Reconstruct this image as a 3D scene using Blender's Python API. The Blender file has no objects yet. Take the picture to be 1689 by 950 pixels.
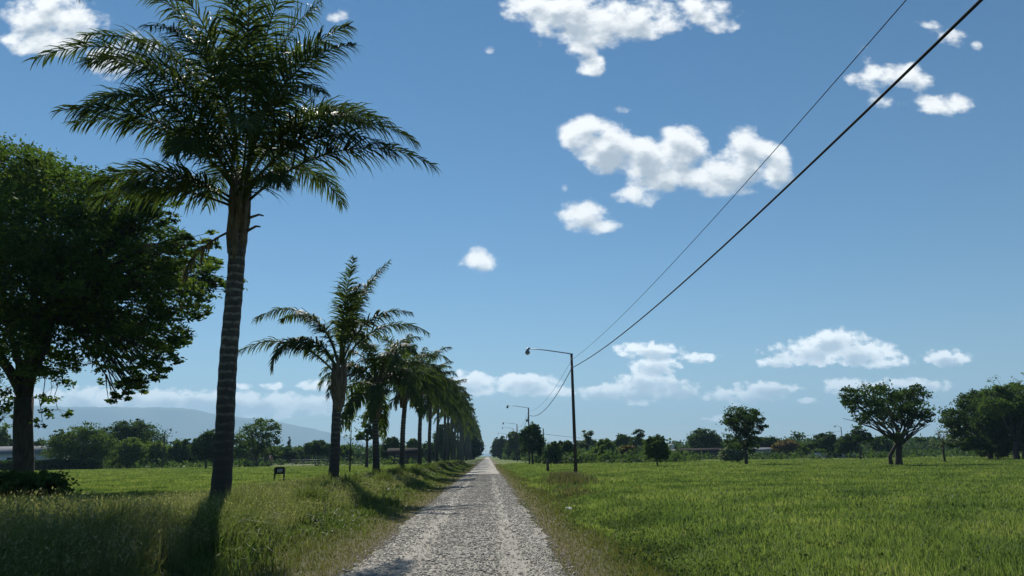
import bpy, math
import numpy as np
from mathutils import Matrix, Vector

# ---------------------------------------------------------------- camera, sky, sun, exposure
R = math.radians
SC = bpy.context.scene
COL = SC.collection
W0, H0, F0 = 1689.0, 950.0, 1250.0          # reference frame and focal length in its pixels
CAMZ = 1.6
ROLL = R(0.8)
VPX, VPY = 805.0, 752.0                      # vanishing point of the road

_ox, _oy = VPX - W0 / 2, H0 / 2 - VPY
_a = _ox * math.cos(ROLL) + _oy * math.sin(ROLL)
_b = -_ox * math.sin(ROLL) + _oy * math.cos(ROLL)
PITCH = math.atan(-_b / F0)
YAW = math.atan(-_a / F0 * math.cos(PITCH))
_F = np.array([math.sin(YAW) * math.cos(PITCH), math.cos(YAW) * math.cos(PITCH), math.sin(PITCH)])
_R0 = np.array([math.cos(YAW), -math.sin(YAW), 0.0])
_U0 = np.cross(_R0, _F)
_RR = _R0 * math.cos(ROLL) - _U0 * math.sin(ROLL)
_UU = _R0 * math.sin(ROLL) + _U0 * math.cos(ROLL)
cam_d = bpy.data.cameras.new('camera')
cam = bpy.data.objects.new('camera', cam_d)
COL.objects.link(cam)
cam.matrix_world = Matrix(((_RR[0], _UU[0], -_F[0], 0), (_RR[1], _UU[1], -_F[1], 0),
                           (_RR[2], _UU[2], -_F[2], CAMZ), (0, 0, 0, 1)))
cam_d.sensor_width = 36.0
cam_d.lens = F0 / W0 * 36.0
cam_d.clip_start = 0.1
cam_d.clip_end = 60000.0
SC.camera = cam

SUN_EL, SUN_AZ = 40.0, -17.0                 # azimuth from +Y, positive to the right
SUN_STRENGTH, SKY_STRENGTH, EXPOSURE = 4.7, 0.056, 0.53
SC.view_settings.view_transform = 'Standard'
SC.view_settings.look = 'None'
SC.view_settings.gamma = 1.0
SC.view_settings.use_curve_mapping = False
SC.view_settings.exposure = EXPOSURE
SC.cycles.use_denoising = True
SC.cycles.max_bounces = 6
SC.cycles.transparent_max_bounces = 8
SC.cycles.volume_bounces = 0
SC.render.film_transparent = False

sun_d = bpy.data.lights.new('sun', 'SUN')
sun_d.energy = SUN_STRENGTH
sun_d.angle = R(0.55)
sun_d.color = (1.0, 0.95, 0.86)
sun = bpy.data.objects.new('sun', sun_d)
COL.objects.link(sun)
_sd = Vector((math.sin(R(SUN_AZ)) * math.cos(R(SUN_EL)), math.cos(R(SUN_AZ)) * math.cos(R(SUN_EL)), math.sin(R(SUN_EL))))
sun.rotation_euler = _sd.to_track_quat('Z', 'Y').to_euler()
sun.location = (0, 0, 60)


def pix_dir(px, py):
    d = _F + _RR * ((px - W0 / 2) / F0) + _UU * ((H0 / 2 - py) / F0)
    return d / d[1]


def at(px, py, Y):
    """world point seen at reference pixel (px, py) at distance Y ahead"""
    d = pix_dir(px, py)
    return np.array([d[0] * Y, Y, CAMZ + d[2] * Y])


world = bpy.data.worlds.new("World")
SC.world = world
world.use_nodes = True


def build_world():
    nt = world.node_tree
    N, L = nt.nodes, nt.links
    N.clear()
    out = N.new('ShaderNodeOutputWorld')
    bg = N.new('ShaderNodeBackground')
    bg.inputs['Strength'].default_value = SKY_STRENGTH
    sky = N.new('ShaderNodeTexSky')
    sky.sky_type = 'NISHITA'
    sky.sun_disc = False
    sky.sun_elevation = R(SUN_EL)
    sky.sun_rotation = R(SUN_AZ)
    sky.altitude = 300
    sky.air_density = 1.0
    sky.dust_density = 0.0
    sky.ozone_density = 2.4
    geo = N.new('ShaderNodeTexCoord')
    sep = N.new('ShaderNodeSeparateXYZ')
    L.new(geo.outputs['Generated'], sep.inputs[0])

    def math_(op, a, b=None, c=None, clamp=False):
        n = N.new('ShaderNodeMath')
        n.operation = op
        n.use_clamp = clamp
        for i, v in enumerate((a, b, c)):
            if v is None:
                continue
            if hasattr(v, 'links'):
                L.new(v, n.inputs[i])
            else:
                n.inputs[i].default_value = v
        return n.outputs[0]

    def vmath(op, a, b=None, c=None, out_i=0):
        n = N.new('ShaderNodeVectorMath')
        n.operation = op
        for i, v in enumerate((a, b, c)):
            if v is None:
                continue
            if hasattr(v, 'links'):
                L.new(v, n.inputs[i])
            else:
                n.inputs[i].default_value = v
        return n.outputs[out_i]

    yy = math_('MAXIMUM', sep.outputs['Y'], 0.05)
    u = math_('DIVIDE', sep.outputs['X'], yy)
    v = math_('DIVIDE', sep.outputs['Z'], yy)
    comb = N.new('ShaderNodeCombineXYZ')
    L.new(u, comb.inputs[0])
    L.new(v, comb.inputs[1])
    P = comb.outputs[0]
    # cloud lobes: reference position and radii
    blobs = [   # x, y, half width, half height, thinness
        (872, 12, 40, 26), (930, 26, 58, 42), (985, 42, 52, 38), (962, 82, 26, 26, .1), (975, 106, 26, 20, .2), (1040, 36, 56, 32, .05),
        (1102, 28, 44, 30, .45), (1150, 12, 40, 30, .4), (1186, 26, 38, 30, .55),
        (962, 222, 38, 30), (1004, 250, 52, 36), (1062, 264, 58, 40), (1122, 250, 46, 40), (1110, 288, 66, 30), (1180, 288, 58, 30),
        (1234, 266, 48, 48), (1276, 276, 28, 34), (1052, 322, 46, 20, .35),
        (964, 354, 38, 24), (994, 374, 30, 14, .2), (790, 430, 28, 19, .1),
        (70, 32, 60, 45), (118, 40, 50, 36), (45, 62, 36, 28), (88, 74, 36, 24), (196, 100, 50, 30, .35), (236, 70, 34, 22, .45),
        (1440, 132, 42, 36, .6), (1490, 128, 54, 24, .6), (1445, 168, 30, 22, .65), (1556, 174, 70, 20, .6), (1530, 44, 30, 16, .75), (1575, 62, 34, 16, .75),
        (1612, 76, 14, 12, .6), (1425, 92, 18, 22, .7),
        (1380, 566, 54, 21), (1338, 582, 66, 20), (1424, 582, 58, 20), (1462, 597, 46, 11, .2), (1290, 597, 46, 10, .2), (1564, 590, 40, 13, .1),
        (1066, 578, 52, 13), (1080, 604, 40, 15), (1148, 591, 36, 9, .15), (1072, 632, 54, 21), (1020, 646, 64, 14), (1112, 645, 42, 13),
        (1060, 663, 24, 7, .3), (1228, 652, 70, 14, .1), (1262, 640, 52, 12, .2), (1398, 638, 38, 13), (1446, 640, 54, 12), (1502, 635, 64, 12, .1),
        (868, 634, 50, 17), (852, 628, 30, 13), (905, 646, 56, 10, .1), (780, 630, 38, 18), (800, 645, 46, 9, .2),
        (130, 662, 95, 22), (240, 660, 95, 18), (350, 664, 90, 19), (430, 668, 80, 20), (505, 668, 66, 19), (20, 664, 95, 20),
        (528, 636, 36, 11), (400, 637, 18, 6, .1), (450, 637, 22, 6, .1),
        (555, 30, 32, 18, 1.15), (806, 82, 16, 10, 1.1), (930, 306, 14, 18, .85), (1030, 181, 24, 9, .8), (1195, 690, 40, 6, .5), (1330, 660, 18, 6, .4),
    ]
    # two fractal noises (large sky clouds / finer ones near the horizon)
    def noise(vec, scale, detail, rough, off):
        m = vmath('MULTIPLY_ADD', vec, (1.0, 1.35, 1.0), (off, off * 0.7, off * 1.3))
        n = N.new('ShaderNodeTexNoise')
        n.inputs['Scale'].default_value = scale
        n.inputs['Detail'].default_value = detail
        n.inputs['Roughness'].default_value = rough
        L.new(m, n.inputs['Vector'])
        return n.outputs['Fac']

    lowmix = N.new('ShaderNodeMapRange')
    lowmix.inputs['From Min'].default_value = 0.12
    lowmix.inputs['From Max'].default_value = 0.28
    L.new(v, lowmix.inputs['Value'])
    nA = noise(P, 24, 9, 0.55, 3.1)
    nB = noise(P, 75, 8, 0.56, 7.7)
    nmix = N.new('ShaderNodeMix')
    L.new(lowmix.outputs[0], nmix.inputs['Factor'])
    L.new(nB, nmix.inputs[2])
    L.new(nA, nmix.inputs[3])
    nz = nmix.outputs[0]

    def field(vec):
        acc = None
        for (bx, by, rx, ry, *thin) in blobs:
            c = pix_dir(bx, by)
            ex = pix_dir(bx + rx, by)
            ey = pix_dir(bx, by - ry)
            ru, rv = abs(ex[0] - c[0]), abs(ey[2] - c[2])
            q = vmath('MULTIPLY_ADD', vec, (1 / ru, 1 / rv, 0), (-c[0] / ru, -c[2] / rv, math.sqrt(thin[0]) if thin else 0))
            d2 = vmath('DOT_PRODUCT', q, q, out_i=1)
            acc = d2 if acc is None else math_('SMOOTH_MIN', acc, d2, 0.45)
        return acc

    f0 = field(P)
    nc = math_('MULTIPLY_ADD', nz, 4.2, -2.1)
    g0 = math_('ADD', f0, nc)
    mr = N.new('ShaderNodeMapRange')
    mr.interpolation_type = 'SMOOTHSTEP'
    mr.inputs['From Min'].default_value = 1.45
    mr.inputs['From Max'].default_value = 0.3
    L.new(g0, mr.inputs['Value'])
    alpha = mr.outputs[0]
    # the same field a little higher up: cloud that has more cloud above it is greyer
    dv = math_('MULTIPLY_ADD', lowmix.outputs[0], 0.011, 0.007)
    cup = N.new('ShaderNodeCombineXYZ')
    L.new(dv, cup.inputs[1])
    L.new(math_('MULTIPLY', dv, -0.3), cup.inputs[0])
    P2 = vmath('ADD', P, cup.outputs[0])
    nA2 = noise(P2, 24, 6, 0.5, 3.1)
    f1 = field(P2)
    g1 = math_('ADD', f1, math_('MULTIPLY_ADD', nA2, 3.4, -1.7))
    mr2 = N.new('ShaderNodeMapRange')
    mr2.interpolation_type = 'SMOOTHSTEP'
    mr2.inputs['From Min'].default_value = 0.95
    mr2.inputs['From Max'].default_value = -0.25
    L.new(g1, mr2.inputs['Value'])
    ccol = N.new('ShaderNodeMix')
    ccol.data_type = 'RGBA'
    L.new(mr2.outputs[0], ccol.inputs['Factor'])
    ccol.inputs[6].default_value = (14.2, 14.3, 14.1, 1)
    ccol.inputs[7].default_value = (6.0, 6.8, 7.7, 1)
    front = N.new('ShaderNodeMapRange')
    front.inputs['From Min'].default_value = 0.05
    front.inputs['From Max'].default_value = 0.15
    L.new(sep.outputs['Y'], front.inputs['Value'])
    al = math_('MULTIPLY', alpha, front.outputs[0], clamp=True)
    al = math_('MULTIPLY', al, 0.97)
    mixc = N.new('ShaderNodeMix')
    mixc.data_type = 'RGBA'
    L.new(al, mixc.inputs['Factor'])
    hs = N.new('ShaderNodeHueSaturation')
    hs.inputs['Hue'].default_value = 0.496
    hs.inputs['Saturation'].default_value = 1.24
    L.new(sky.outputs[0], hs.inputs['Color'])
    L.new(hs.outputs[0], mixc.inputs[6])
    lowgain = math_('MULTIPLY_ADD', lowmix.outputs[0], -0.4, 1.4)
    lit = vmath('SCALE', ccol.outputs[2])
    L.new(lowgain, lit.node.inputs['Scale'])
    L.new(lit, mixc.inputs[7])
    L.new(mixc.outputs[2], bg.inputs['Color'])
    L.new(bg.outputs[0], out.inputs['Surface'])


build_world()

# ---------------------------------------------------------------- mesh helpers
class MB:
    def __init__(self):
        self.V, self.T, self.Q, self.A, self.n = [], [], [], [], 0

    def add(self, V, F, t=0.5):
        V = np.asarray(V, dtype=np.float64).reshape(-1, 3)
        F = np.asarray(F, dtype=np.int64)
        self.V.append(V)
        self.A.append(np.broadcast_to(np.asarray(t, dtype=np.float64), (len(V),)))
        (self.T if F.shape[1] == 3 else self.Q).append(F + self.n)
        base = self.n
        self.n += len(V)
        return base

    def more(self, base, F):
        F = np.asarray(F, dtype=np.int64)
        (self.T if F.shape[1] == 3 else self.Q).append(F + base)

    def build(self, name, mat, parent=None, smooth=False, origin=None):
        V = np.concatenate(self.V)
        if origin is not None:
            V = V - np.asarray(origin)
        A = np.concatenate(self.A)
        T = np.concatenate(self.T) if self.T else np.zeros((0, 3), np.int64)
        Q = np.concatenate(self.Q) if self.Q else np.zeros((0, 4), np.int64)
        me = bpy.data.meshes.new(name)
        me.vertices.add(len(V))
        me.vertices.foreach_set('co', V.astype(np.float32).ravel())
        nl = T.size + Q.size
        me.loops.add(nl)
        me.loops.foreach_set('vertex_index', np.concatenate([T.ravel(), Q.ravel()]).astype(np.int32))
        npoly = len(T) + len(Q)
        me.polygons.add(npoly)
        ls = np.concatenate([np.arange(len(T)) * 3, T.size + np.arange(len(Q)) * 4]).astype(np.int32)
        me.polygons.foreach_set('loop_start', ls)
        if smooth:
            me.polygons.foreach_set('use_smooth', np.ones(npoly, dtype=bool))
        at_ = me.attributes.new('tint', 'FLOAT', 'POINT')
        at_.data.foreach_set('value', A.astype(np.float32))
        me.materials.append(mat)
        me.update(calc_edges=True)
        o = bpy.data.objects.new(name, me)
        COL.objects.link(o)
        if parent is not None:
            o.parent = parent
        return o


def tube(mb, pts, rad, n=8, t=0.5, cap=True):
    pts = np.asarray(pts, float)
    k = len(pts)
    rad = np.broadcast_to(np.asarray(rad, float), (k,))
    tan = np.gradient(pts, axis=0)
    tan /= np.linalg.norm(tan, axis=1)[:, None] + 1e-9
    ref = np.array([0, 0, 1.0]) if abs(tan[0][2]) < 0.9 else np.array([1.0, 0, 0])
    V = []
    s = np.cross(tan[0], ref)
    s /= np.linalg.norm(s)
    ang = np.arange(n) * 2 * math.pi / n
    for i in range(k):
        s = s - tan[i] * np.dot(s, tan[i])
        s /= np.linalg.norm(s) + 1e-9
        b = np.cross(tan[i], s)
        V.append(pts[i] + rad[i] * (np.cos(ang)[:, None] * s + np.sin(ang)[:, None] * b))
    V = np.concatenate(V)
    F = []
    for i in range(k - 1):
        for j in range(n):
            F.append((i * n + j, i * n + (j + 1) % n, (i + 1) * n + (j + 1) % n, (i + 1) * n + j))
    base = mb.add(V, F, t)
    if cap:
        tri = []
        for j in range(1, n - 1):
            tri.append((0, j + 1, j))
            o = (k - 1) * n
            tri.append((o, o + j, o + j + 1))
        mb.more(base, tri)


def box(mb, c, s, rz=0.0, t=0.5):
    c = np.asarray(c, float)
    h = np.asarray(s, float) / 2
    V = np.array([(x, y, z) for x in (-1, 1) for y in (-1, 1) for z in (-1, 1)], float) * h
    cr, sr = math.cos(rz), math.sin(rz)
    V = np.stack([V[:, 0] * cr - V[:, 1] * sr, V[:, 0] * sr + V[:, 1] * cr, V[:, 2]], 1) + c
    mb.add(V, [(0, 1, 3, 2), (4, 6, 7, 5), (0, 4, 5, 1), (2, 3, 7, 6), (0, 2, 6, 4), (1, 5, 7, 3)], t)


def tag(o, label=None, cat=None, group=None, kind=None):
    if label:
        o['label'] = label
    if cat:
        o['category'] = cat
    if group:
        o['group'] = group
    if kind:
        o['kind'] = kind
    return o


def thing(name, label, cat, loc, group=None, rz=0.0):
    o = bpy.data.objects.new(name, None)
    o.empty_display_size = 0.3
    COL.objects.link(o)
    o.location = tuple(float(v) for v in loc)
    o.rotation_euler = (0, 0, rz)
    return tag(o, label, cat, group)


def rng(seed):
    return np.random.default_rng(seed)


# ---------------------------------------------------------------- materials
def new_mat(name):
    m = bpy.data.materials.new(name)
    m.use_nodes = True
    nt = m.node_tree
    nt.nodes.clear()
    out = nt.nodes.new('ShaderNodeOutputMaterial')
    return m, nt, nt.nodes, nt.links, out


def ramp(N, stops):
    r = N.new('ShaderNodeValToRGB')
    cr = r.color_ramp
    while len(cr.elements) < len(stops):
        cr.elements.new(0.5)
    for e, (p, c) in zip(cr.elements, stops):
        e.position = p
        e.color = (*c, 1)
    return r


def foliage(name, stops, trans=0.45, rough=0.45, spec=0.35, nscale=0.35, tcol=(1.25, 1.3, 0.7), var=0.35):
    """leaf surface: tint attribute + world-space patchiness, some light passes through"""
    m, nt, N, L, out = new_mat(name)
    att = N.new('ShaderNodeAttribute')
    att.attribute_name = 'tint'
    geo = N.new('ShaderNodeNewGeometry')
    no = N.new('ShaderNodeTexNoise')
    no.inputs['Scale'].default_value = nscale
    no.inputs['Detail'].default_value = 4
    L.new(geo.outputs['Position'], no.inputs['Vector'])
    ma = N.new('ShaderNodeMath')
    ma.operation = 'MULTIPLY_ADD'
    ma.inputs[1].default_value = var * 2.4
    ma.inputs[2].default_value = -var * 1.2
    L.new(no.outputs['Fac'], ma.inputs[0])
    ad = N.new('ShaderNodeMath')
    ad.operation = 'ADD'
    L.new(att.outputs['Fac'], ad.inputs[0])
    L.new(ma.outputs[0], ad.inputs[1])
    rp = ramp(N, stops)
    L.new(ad.outputs[0], rp.inputs[0])
    p = N.new('ShaderNodeBsdfPrincipled')
    p.inputs['Roughness'].default_value = rough
    p.inputs['Specular IOR Level'].default_value = spec
    L.new(rp.outputs[0], p.inputs['Base Color'])
    tr = N.new('ShaderNodeBsdfTranslucent')
    mc = N.new('ShaderNodeMix')
    mc.data_type = 'RGBA'
    mc.blend_type = 'MULTIPLY'
    mc.inputs['Factor'].default_value = 1.0
    L.new(rp.outputs[0], mc.inputs[6])
    mc.inputs[7].default_value = (*tcol, 1)
    L.new(mc.outputs[2], tr.inputs['Color'])
    mx = N.new('ShaderNodeMixShader')
    mx.inputs[0].default_value = trans
    L.new(p.outputs[0], mx.inputs[1])
    L.new(tr.outputs[0], mx.inputs[2])
    L.new(mx.outputs[0], out.inputs['Surface'])
    return m


def surface(name, c1, c2, scale=5.0, rough=0.85, bump=0.3, stretch=(1, 1, 1), spec=0.3, metallic=0.0, dist=0.05, detail=6):
    m, nt, N, L, out = new_mat(name)
    tc = N.new('ShaderNodeTexCoord')
    mp = N.new('ShaderNodeMapping')
    mp.inputs['Scale'].default_value = stretch
    L.new(tc.outputs['Object'], mp.inputs['Vector'])
    no = N.new('ShaderNodeTexNoise')
    no.inputs['Scale'].default_value = scale
    no.inputs['Detail'].default_value = detail
    no.inputs['Roughness'].default_value = 0.65
    L.new(mp.outputs[0], no.inputs['Vector'])
    rp = ramp(N, [(0.3, c1), (0.7, c2)])
    L.new(no.outputs['Fac'], rp.inputs[0])
    p = N.new('ShaderNodeBsdfPrincipled')
    p.inputs['Roughness'].default_value = rough
    p.inputs['Specular IOR Level'].default_value = spec
    p.inputs['Metallic'].default_value = metallic
    L.new(rp.outputs[0], p.inputs['Base Color'])
    if bump:
        b = N.new('ShaderNodeBump')
        b.inputs['Strength'].default_value = bump
        b.inputs['Distance'].default_value = dist
        L.new(no.outputs['Fac'], b.inputs['Height'])
        L.new(b.outputs[0], p.inputs['Normal'])
    L.new(p.outputs[0], out.inputs['Surface'])
    return m


def palm_trunk_mat():
    m, nt, N, L, out = new_mat('ringed palm trunk')
    tc = N.new('ShaderNodeTexCoord')
    sp = N.new('ShaderNodeSeparateXYZ')
    L.new(tc.outputs['Object'], sp.inputs[0])
    no = N.new('ShaderNodeTexNoise')
    no.inputs['Scale'].default_value = 3.0
    no.inputs['Detail'].default_value = 5
    L.new(tc.outputs['Object'], no.inputs['Vector'])
    zz = N.new('ShaderNodeMath')
    zz.operation = 'MULTIPLY_ADD'
    L.new(no.outputs['Fac'], zz.inputs[0])
    zz.inputs[1].default_value = 0.2
    L.new(sp.outputs['Z'], zz.inputs[2])
    mu = N.new('ShaderNodeMath')
    mu.operation = 'MULTIPLY'
    mu.inputs[1].default_value = 1 / 0.21
    L.new(zz.outputs[0], mu.inputs[0])
    fr = N.new('ShaderNodeMath')
    fr.operation = 'FRACT'
    L.new(mu.outputs[0], fr.inputs[0])
    band = ramp(N, [(0.0, (0.12, 0.12, 0.12)), (0.55, (0.25, 0.25, 0.25)), (0.68, (1, 1, 1)), (0.86, (0.9, 0.9, 0.9)), (1.0, (0.1, 0.1, 0.1))])
    L.new(fr.outputs[0], band.inputs[0])
    # older rings near the ground are weathered away
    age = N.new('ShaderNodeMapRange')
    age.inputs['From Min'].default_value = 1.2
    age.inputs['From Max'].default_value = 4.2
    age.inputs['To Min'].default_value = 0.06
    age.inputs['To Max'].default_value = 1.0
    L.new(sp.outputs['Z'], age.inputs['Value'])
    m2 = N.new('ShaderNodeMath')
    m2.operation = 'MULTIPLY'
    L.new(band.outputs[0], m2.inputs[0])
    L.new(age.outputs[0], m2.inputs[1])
    n2 = N.new('ShaderNodeTexNoise')
    n2.inputs['Scale'].default_value = 9.0
    n2.inputs['Detail'].default_value = 6
    L.new(tc.outputs['Object'], n2.inputs['Vector'])
    m3 = N.new('ShaderNodeMath')
    m3.operation = 'MULTIPLY'
    L.new(m2.outputs[0], m3.inputs[0])
    r2 = ramp(N, [(0.34, (0.15, 0.15, 0.15)), (0.6, (1, 1, 1))])
    L.new(n2.outputs['Fac'], r2.inputs[0])
    L.new(r2.outputs[0], m3.inputs[1])
    col = ramp(N, [(0.0, (0.038, 0.033, 0.029)), (1.0, (0.24, 0.215, 0.18))])
    L.new(m3.outputs[0], col.inputs[0])
    p = N.new('ShaderNodeBsdfPrincipled')
    p.inputs['Roughness'].default_value = 0.9
    L.new(col.outputs[0], p.inputs['Base Color'])
    b = N.new('ShaderNodeBump')
    b.inputs['Strength'].default_value = 0.7
    b.inputs['Distance'].default_value = 0.03
    L.new(m3.outputs[0], b.inputs['Height'])
    L.new(b.outputs[0], p.inputs['Normal'])
    L.new(p.outputs[0], out.inputs['Surface'])
    return m


def ground_mat():
    m, nt, N, L, out = new_mat('meadow soil and turf')
    geo = N.new('ShaderNodeNewGeometry')
    n1 = N.new('ShaderNodeTexNoise')
    n1.inputs['Scale'].default_value = 0.09
    n1.inputs['Detail'].default_value = 8
    n1.inputs['Roughness'].default_value = 0.7
    L.new(geo.outputs['Position'], n1.inputs['Vector'])
    n2 = N.new('ShaderNodeTexNoise')
    n2.inputs['Scale'].default_value = 4.0
    n2.inputs['Detail'].default_value = 8
    n2.inputs['Roughness'].default_value = 0.75
    L.new(geo.outputs['Position'], n2.inputs['Vector'])
    c1 = ramp(N, [(0.35, (0.085, 0.13, 0.028)), (0.52, (0.12, 0.165, 0.038)), (0.68, (0.18, 0.195, 0.055))])
    L.new(n1.outputs['Fac'], c1.inputs[0])
    c2 = ramp(N, [(0.3, (0.35, 0.38, 0.3)), (0.7, (1.2, 1.15, 1.05))])
    L.new(n2.outputs['Fac'], c2.inputs[0])
    mx = N.new('ShaderNodeMix')
    mx.data_type = 'RGBA'
    mx.blend_type = 'MULTIPLY'
    mx.inputs['Factor'].default_value = 1
    L.new(c1.outputs[0], mx.inputs[6])
    L.new(c2.outputs[0], mx.inputs[7])
    # bare brown soil in a strip along the road
    sp = N.new('ShaderNodeSeparateXYZ')
    L.new(geo.outputs['Position'], sp.inputs[0])
    ab = N.new('ShaderNodeMath')
    ab.operation = 'ADD'
    ab.inputs[1].default_value = 0.45
    L.new(sp.outputs['X'], ab.inputs[0])
    ab2 = N.new('ShaderNodeMath')
    ab2.operation = 'ABSOLUTE'
    L.new(ab.outputs[0], ab2.inputs[0])
    wob = N.new('ShaderNodeMath')
    wob.operation = 'MULTIPLY_ADD'
    wob.inputs[1].default_value = 2.0
    L.new(n2.outputs['Fac'], wob.inputs[0])
    L.new(ab2.outputs[0], wob.inputs[2])
    mr = N.new('ShaderNodeMapRange')
    mr.inputs['From Min'].default_value = 2.6
    mr.inputs['From Max'].default_value = 4.4
    mr.inputs['To Min'].default_value = 1.0
    mr.inputs['To Max'].default_value = 0.0
    L.new(wob.outputs[0], mr.inputs['Value'])
    mx2 = N.new('ShaderNodeMix')
    mx2.data_type = 'RGBA'
    L.new(mr.outputs[0], mx2.inputs['Factor'])
    L.new(mx.outputs[2], mx2.inputs[6])
    mx2.inputs[7].default_value = (0.15, 0.12, 0.075, 1)
    p = N.new('ShaderNodeBsdfPrincipled')
    p.inputs['Roughness'].default_value = 0.95
    p.inputs['Specular IOR Level'].default_value = 0.1
    L.new(mx2.outputs[2], p.inputs['Base Color'])
    b = N.new('ShaderNodeBump')
    b.inputs['Strength'].default_value = 0.8
    b.inputs['Distance'].default_value = 0.15
    L.new(n2.outputs['Fac'], b.inputs['Height'])
    L.new(b.outputs[0], p.inputs['Normal'])
    L.new(p.outputs[0], out.inputs['Surface'])
    return m


def road_mat():
    m, nt, N, L, out = new_mat('crushed stone road')
    geo = N.new('ShaderNodeNewGeometry')
    vo = N.new('ShaderNodeTexVoronoi')
    vo.inputs['Scale'].default_value = 34
    L.new(geo.outputs['Position'], vo.inputs['Vector'])
    n1 = N.new('ShaderNodeTexNoise')
    n1.inputs['Scale'].default_value = 0.8
    n1.inputs['Detail'].default_value = 8
    n1.inputs['Roughness'].default_value = 0.7
    L.new(geo.outputs['Position'], n1.inputs['Vector'])
    sp = N.new('ShaderNodeSeparateColor')
    L.new(vo.outputs['Color'], sp.inputs[0])
    c1 = ramp(N, [(0.0, (0.18, 0.165, 0.14)), (0.5, (0.28, 0.26, 0.225)), (1.0, (0.38, 0.355, 0.31))])
    L.new(sp.outputs[0], c1.inputs[0])
    c2 = ramp(N, [(0.3, (0.62, 0.6, 0.56)), (0.7, (1.12, 1.1, 1.06))])
    L.new(n1.outputs['Fac'], c2.inputs[0])
    mx = N.new('ShaderNodeMix')
    mx.data_type = 'RGBA'
    mx.blend_type = 'MULTIPLY'
    mx.inputs['Factor'].default_value = 1
    L.new(c1.outputs[0], mx.inputs[6])
    L.new(c2.outputs[0], mx.inputs[7])
    p = N.new('ShaderNodeBsdfPrincipled')
    p.inputs['Roughness'].default_value = 0.85
    L.new(mx.outputs[2], p.inputs['Base Color'])
    b = N.new('ShaderNodeBump')
    b.inputs['Strength'].default_value = 1.0
    b.inputs['Distance'].default_value = 0.012
    b.invert = True
    L.new(vo.outputs['Distance'], b.inputs['Height'])
    L.new(b.outputs[0], p.inputs['Normal'])
    L.new(p.outputs[0], out.inputs['Surface'])
    return m


def tint_mat(name, stops, rough=0.8):
    m, nt, N, L, out = new_mat(name)
    att = N.new('ShaderNodeAttribute')
    att.attribute_name = 'tint'
    rp = ramp(N, stops)
    L.new(att.outputs['Fac'], rp.inputs[0])
    p = N.new('ShaderNodeBsdfPrincipled')
    p.inputs['Roughness'].default_value = rough
    L.new(rp.outputs[0], p.inputs['Base Color'])
    L.new(p.outputs[0], out.inputs['Surface'])
    return m


M = {}
M['ground'] = ground_mat()
M['road'] = road_mat()
M['stone'] = tint_mat('grey road stones', [(0.0, (0.10, 0.092, 0.08)), (0.5, (0.37, 0.32, 0.252)), (1.0, (0.52, 0.465, 0.385))])
M['ptrunk'] = palm_trunk_mat()
M['boot'] = surface('fibrous palm leaf bases', (0.06, 0.046, 0.032), (0.20, 0.16, 0.115), 6, 0.9, 0.8, (3, 3, 0.6))
M['frond'] = foliage('palm leaflets', [(0.0, (0.030, 0.048, 0.016)), (0.5, (0.052, 0.080, 0.025)), (1.0, (0.11, 0.13, 0.04))], 0.45, 0.6, 0.22)
M['deadfrond'] = foliage('dead brown palm leaflets', [(0.0, (0.06, 0.052, 0.034)), (0.5, (0.11, 0.095, 0.062)), (1.0, (0.17, 0.145, 0.10))], 0.3, 0.8, 0.1)
M['bark'] = surface('dark rough bark', (0.026, 0.021, 0.017), (0.08, 0.064, 0.05), 4, 0.95, 1.0, (2, 2, 0.5))
M['palebark'] = surface('pale grey bark', (0.14, 0.12, 0.10), (0.26, 0.23, 0.2), 4, 0.95, 0.6, (2, 2, 0.5))
LEAF = {
    'big': foliage('leaves of big shade tree', [(0.0, (0.030, 0.062, 0.014)), (0.5, (0.062, 0.110, 0.021)), (1.0, (0.166, 0.193, 0.034))], 0.5, 0.7, 0.15),
    'dark': foliage('dark evergreen leaves', [(0.0, (0.022, 0.047, 0.017)), (0.5, (0.041, 0.076, 0.022)), (1.0, (0.076, 0.117, 0.030))], 0.42, 0.75, 0.12),
    'mid': foliage('mid green leaves', [(0.0, (0.039, 0.072, 0.019)), (0.5, (0.066, 0.113, 0.028)), (1.0, (0.124, 0.166, 0.039))], 0.44, 0.75, 0.12),
    'light': foliage('light green leaves', [(0.0, (0.069, 0.117, 0.025)), (0.5, (0.110, 0.166, 0.036)), (1.0, (0.193, 0.235, 0.055))], 0.4, 0.75, 0.12),
    'grey': foliage('grey green leaves', [(0.0, (0.083, 0.117, 0.069)), (0.5, (0.138, 0.172, 0.103)), (1.0, (0.221, 0.248, 0.152))], 0.36, 0.6, 0.3),
    'rust': foliage('rust tinged leaves', [(0.0, (0.083, 0.069, 0.028)), (0.5, (0.166, 0.117, 0.041)), (1.0, (0.221, 0.193, 0.055))], 0.36, 0.6, 0.3),
}
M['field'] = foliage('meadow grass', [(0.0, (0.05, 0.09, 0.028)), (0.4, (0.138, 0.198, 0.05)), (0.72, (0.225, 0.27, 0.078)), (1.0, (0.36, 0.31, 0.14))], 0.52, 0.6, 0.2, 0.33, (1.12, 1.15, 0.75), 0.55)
M['tall'] = foliage('tall seeding grass', [(0.0, (0.055, 0.095, 0.025)), (0.45, (0.118, 0.148, 0.052)), (0.8, (0.19, 0.20, 0.095)), (1.0, (0.30, 0.29, 0.19))], 0.5, 0.6, 0.25, 0.4, (1.2, 1.2, 0.7), 0.25)
M['verge'] = foliage('dry verge grass', [(0.0, (0.07, 0.095, 0.025)), (0.45, (0.125, 0.14, 0.042)), (0.8, (0.18, 0.165, 0.07)), (1.0, (0.26, 0.22, 0.12))], 0.4, 0.7, 0.2, 0.8, (1.2, 1.15, 0.7), 0.3)
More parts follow.
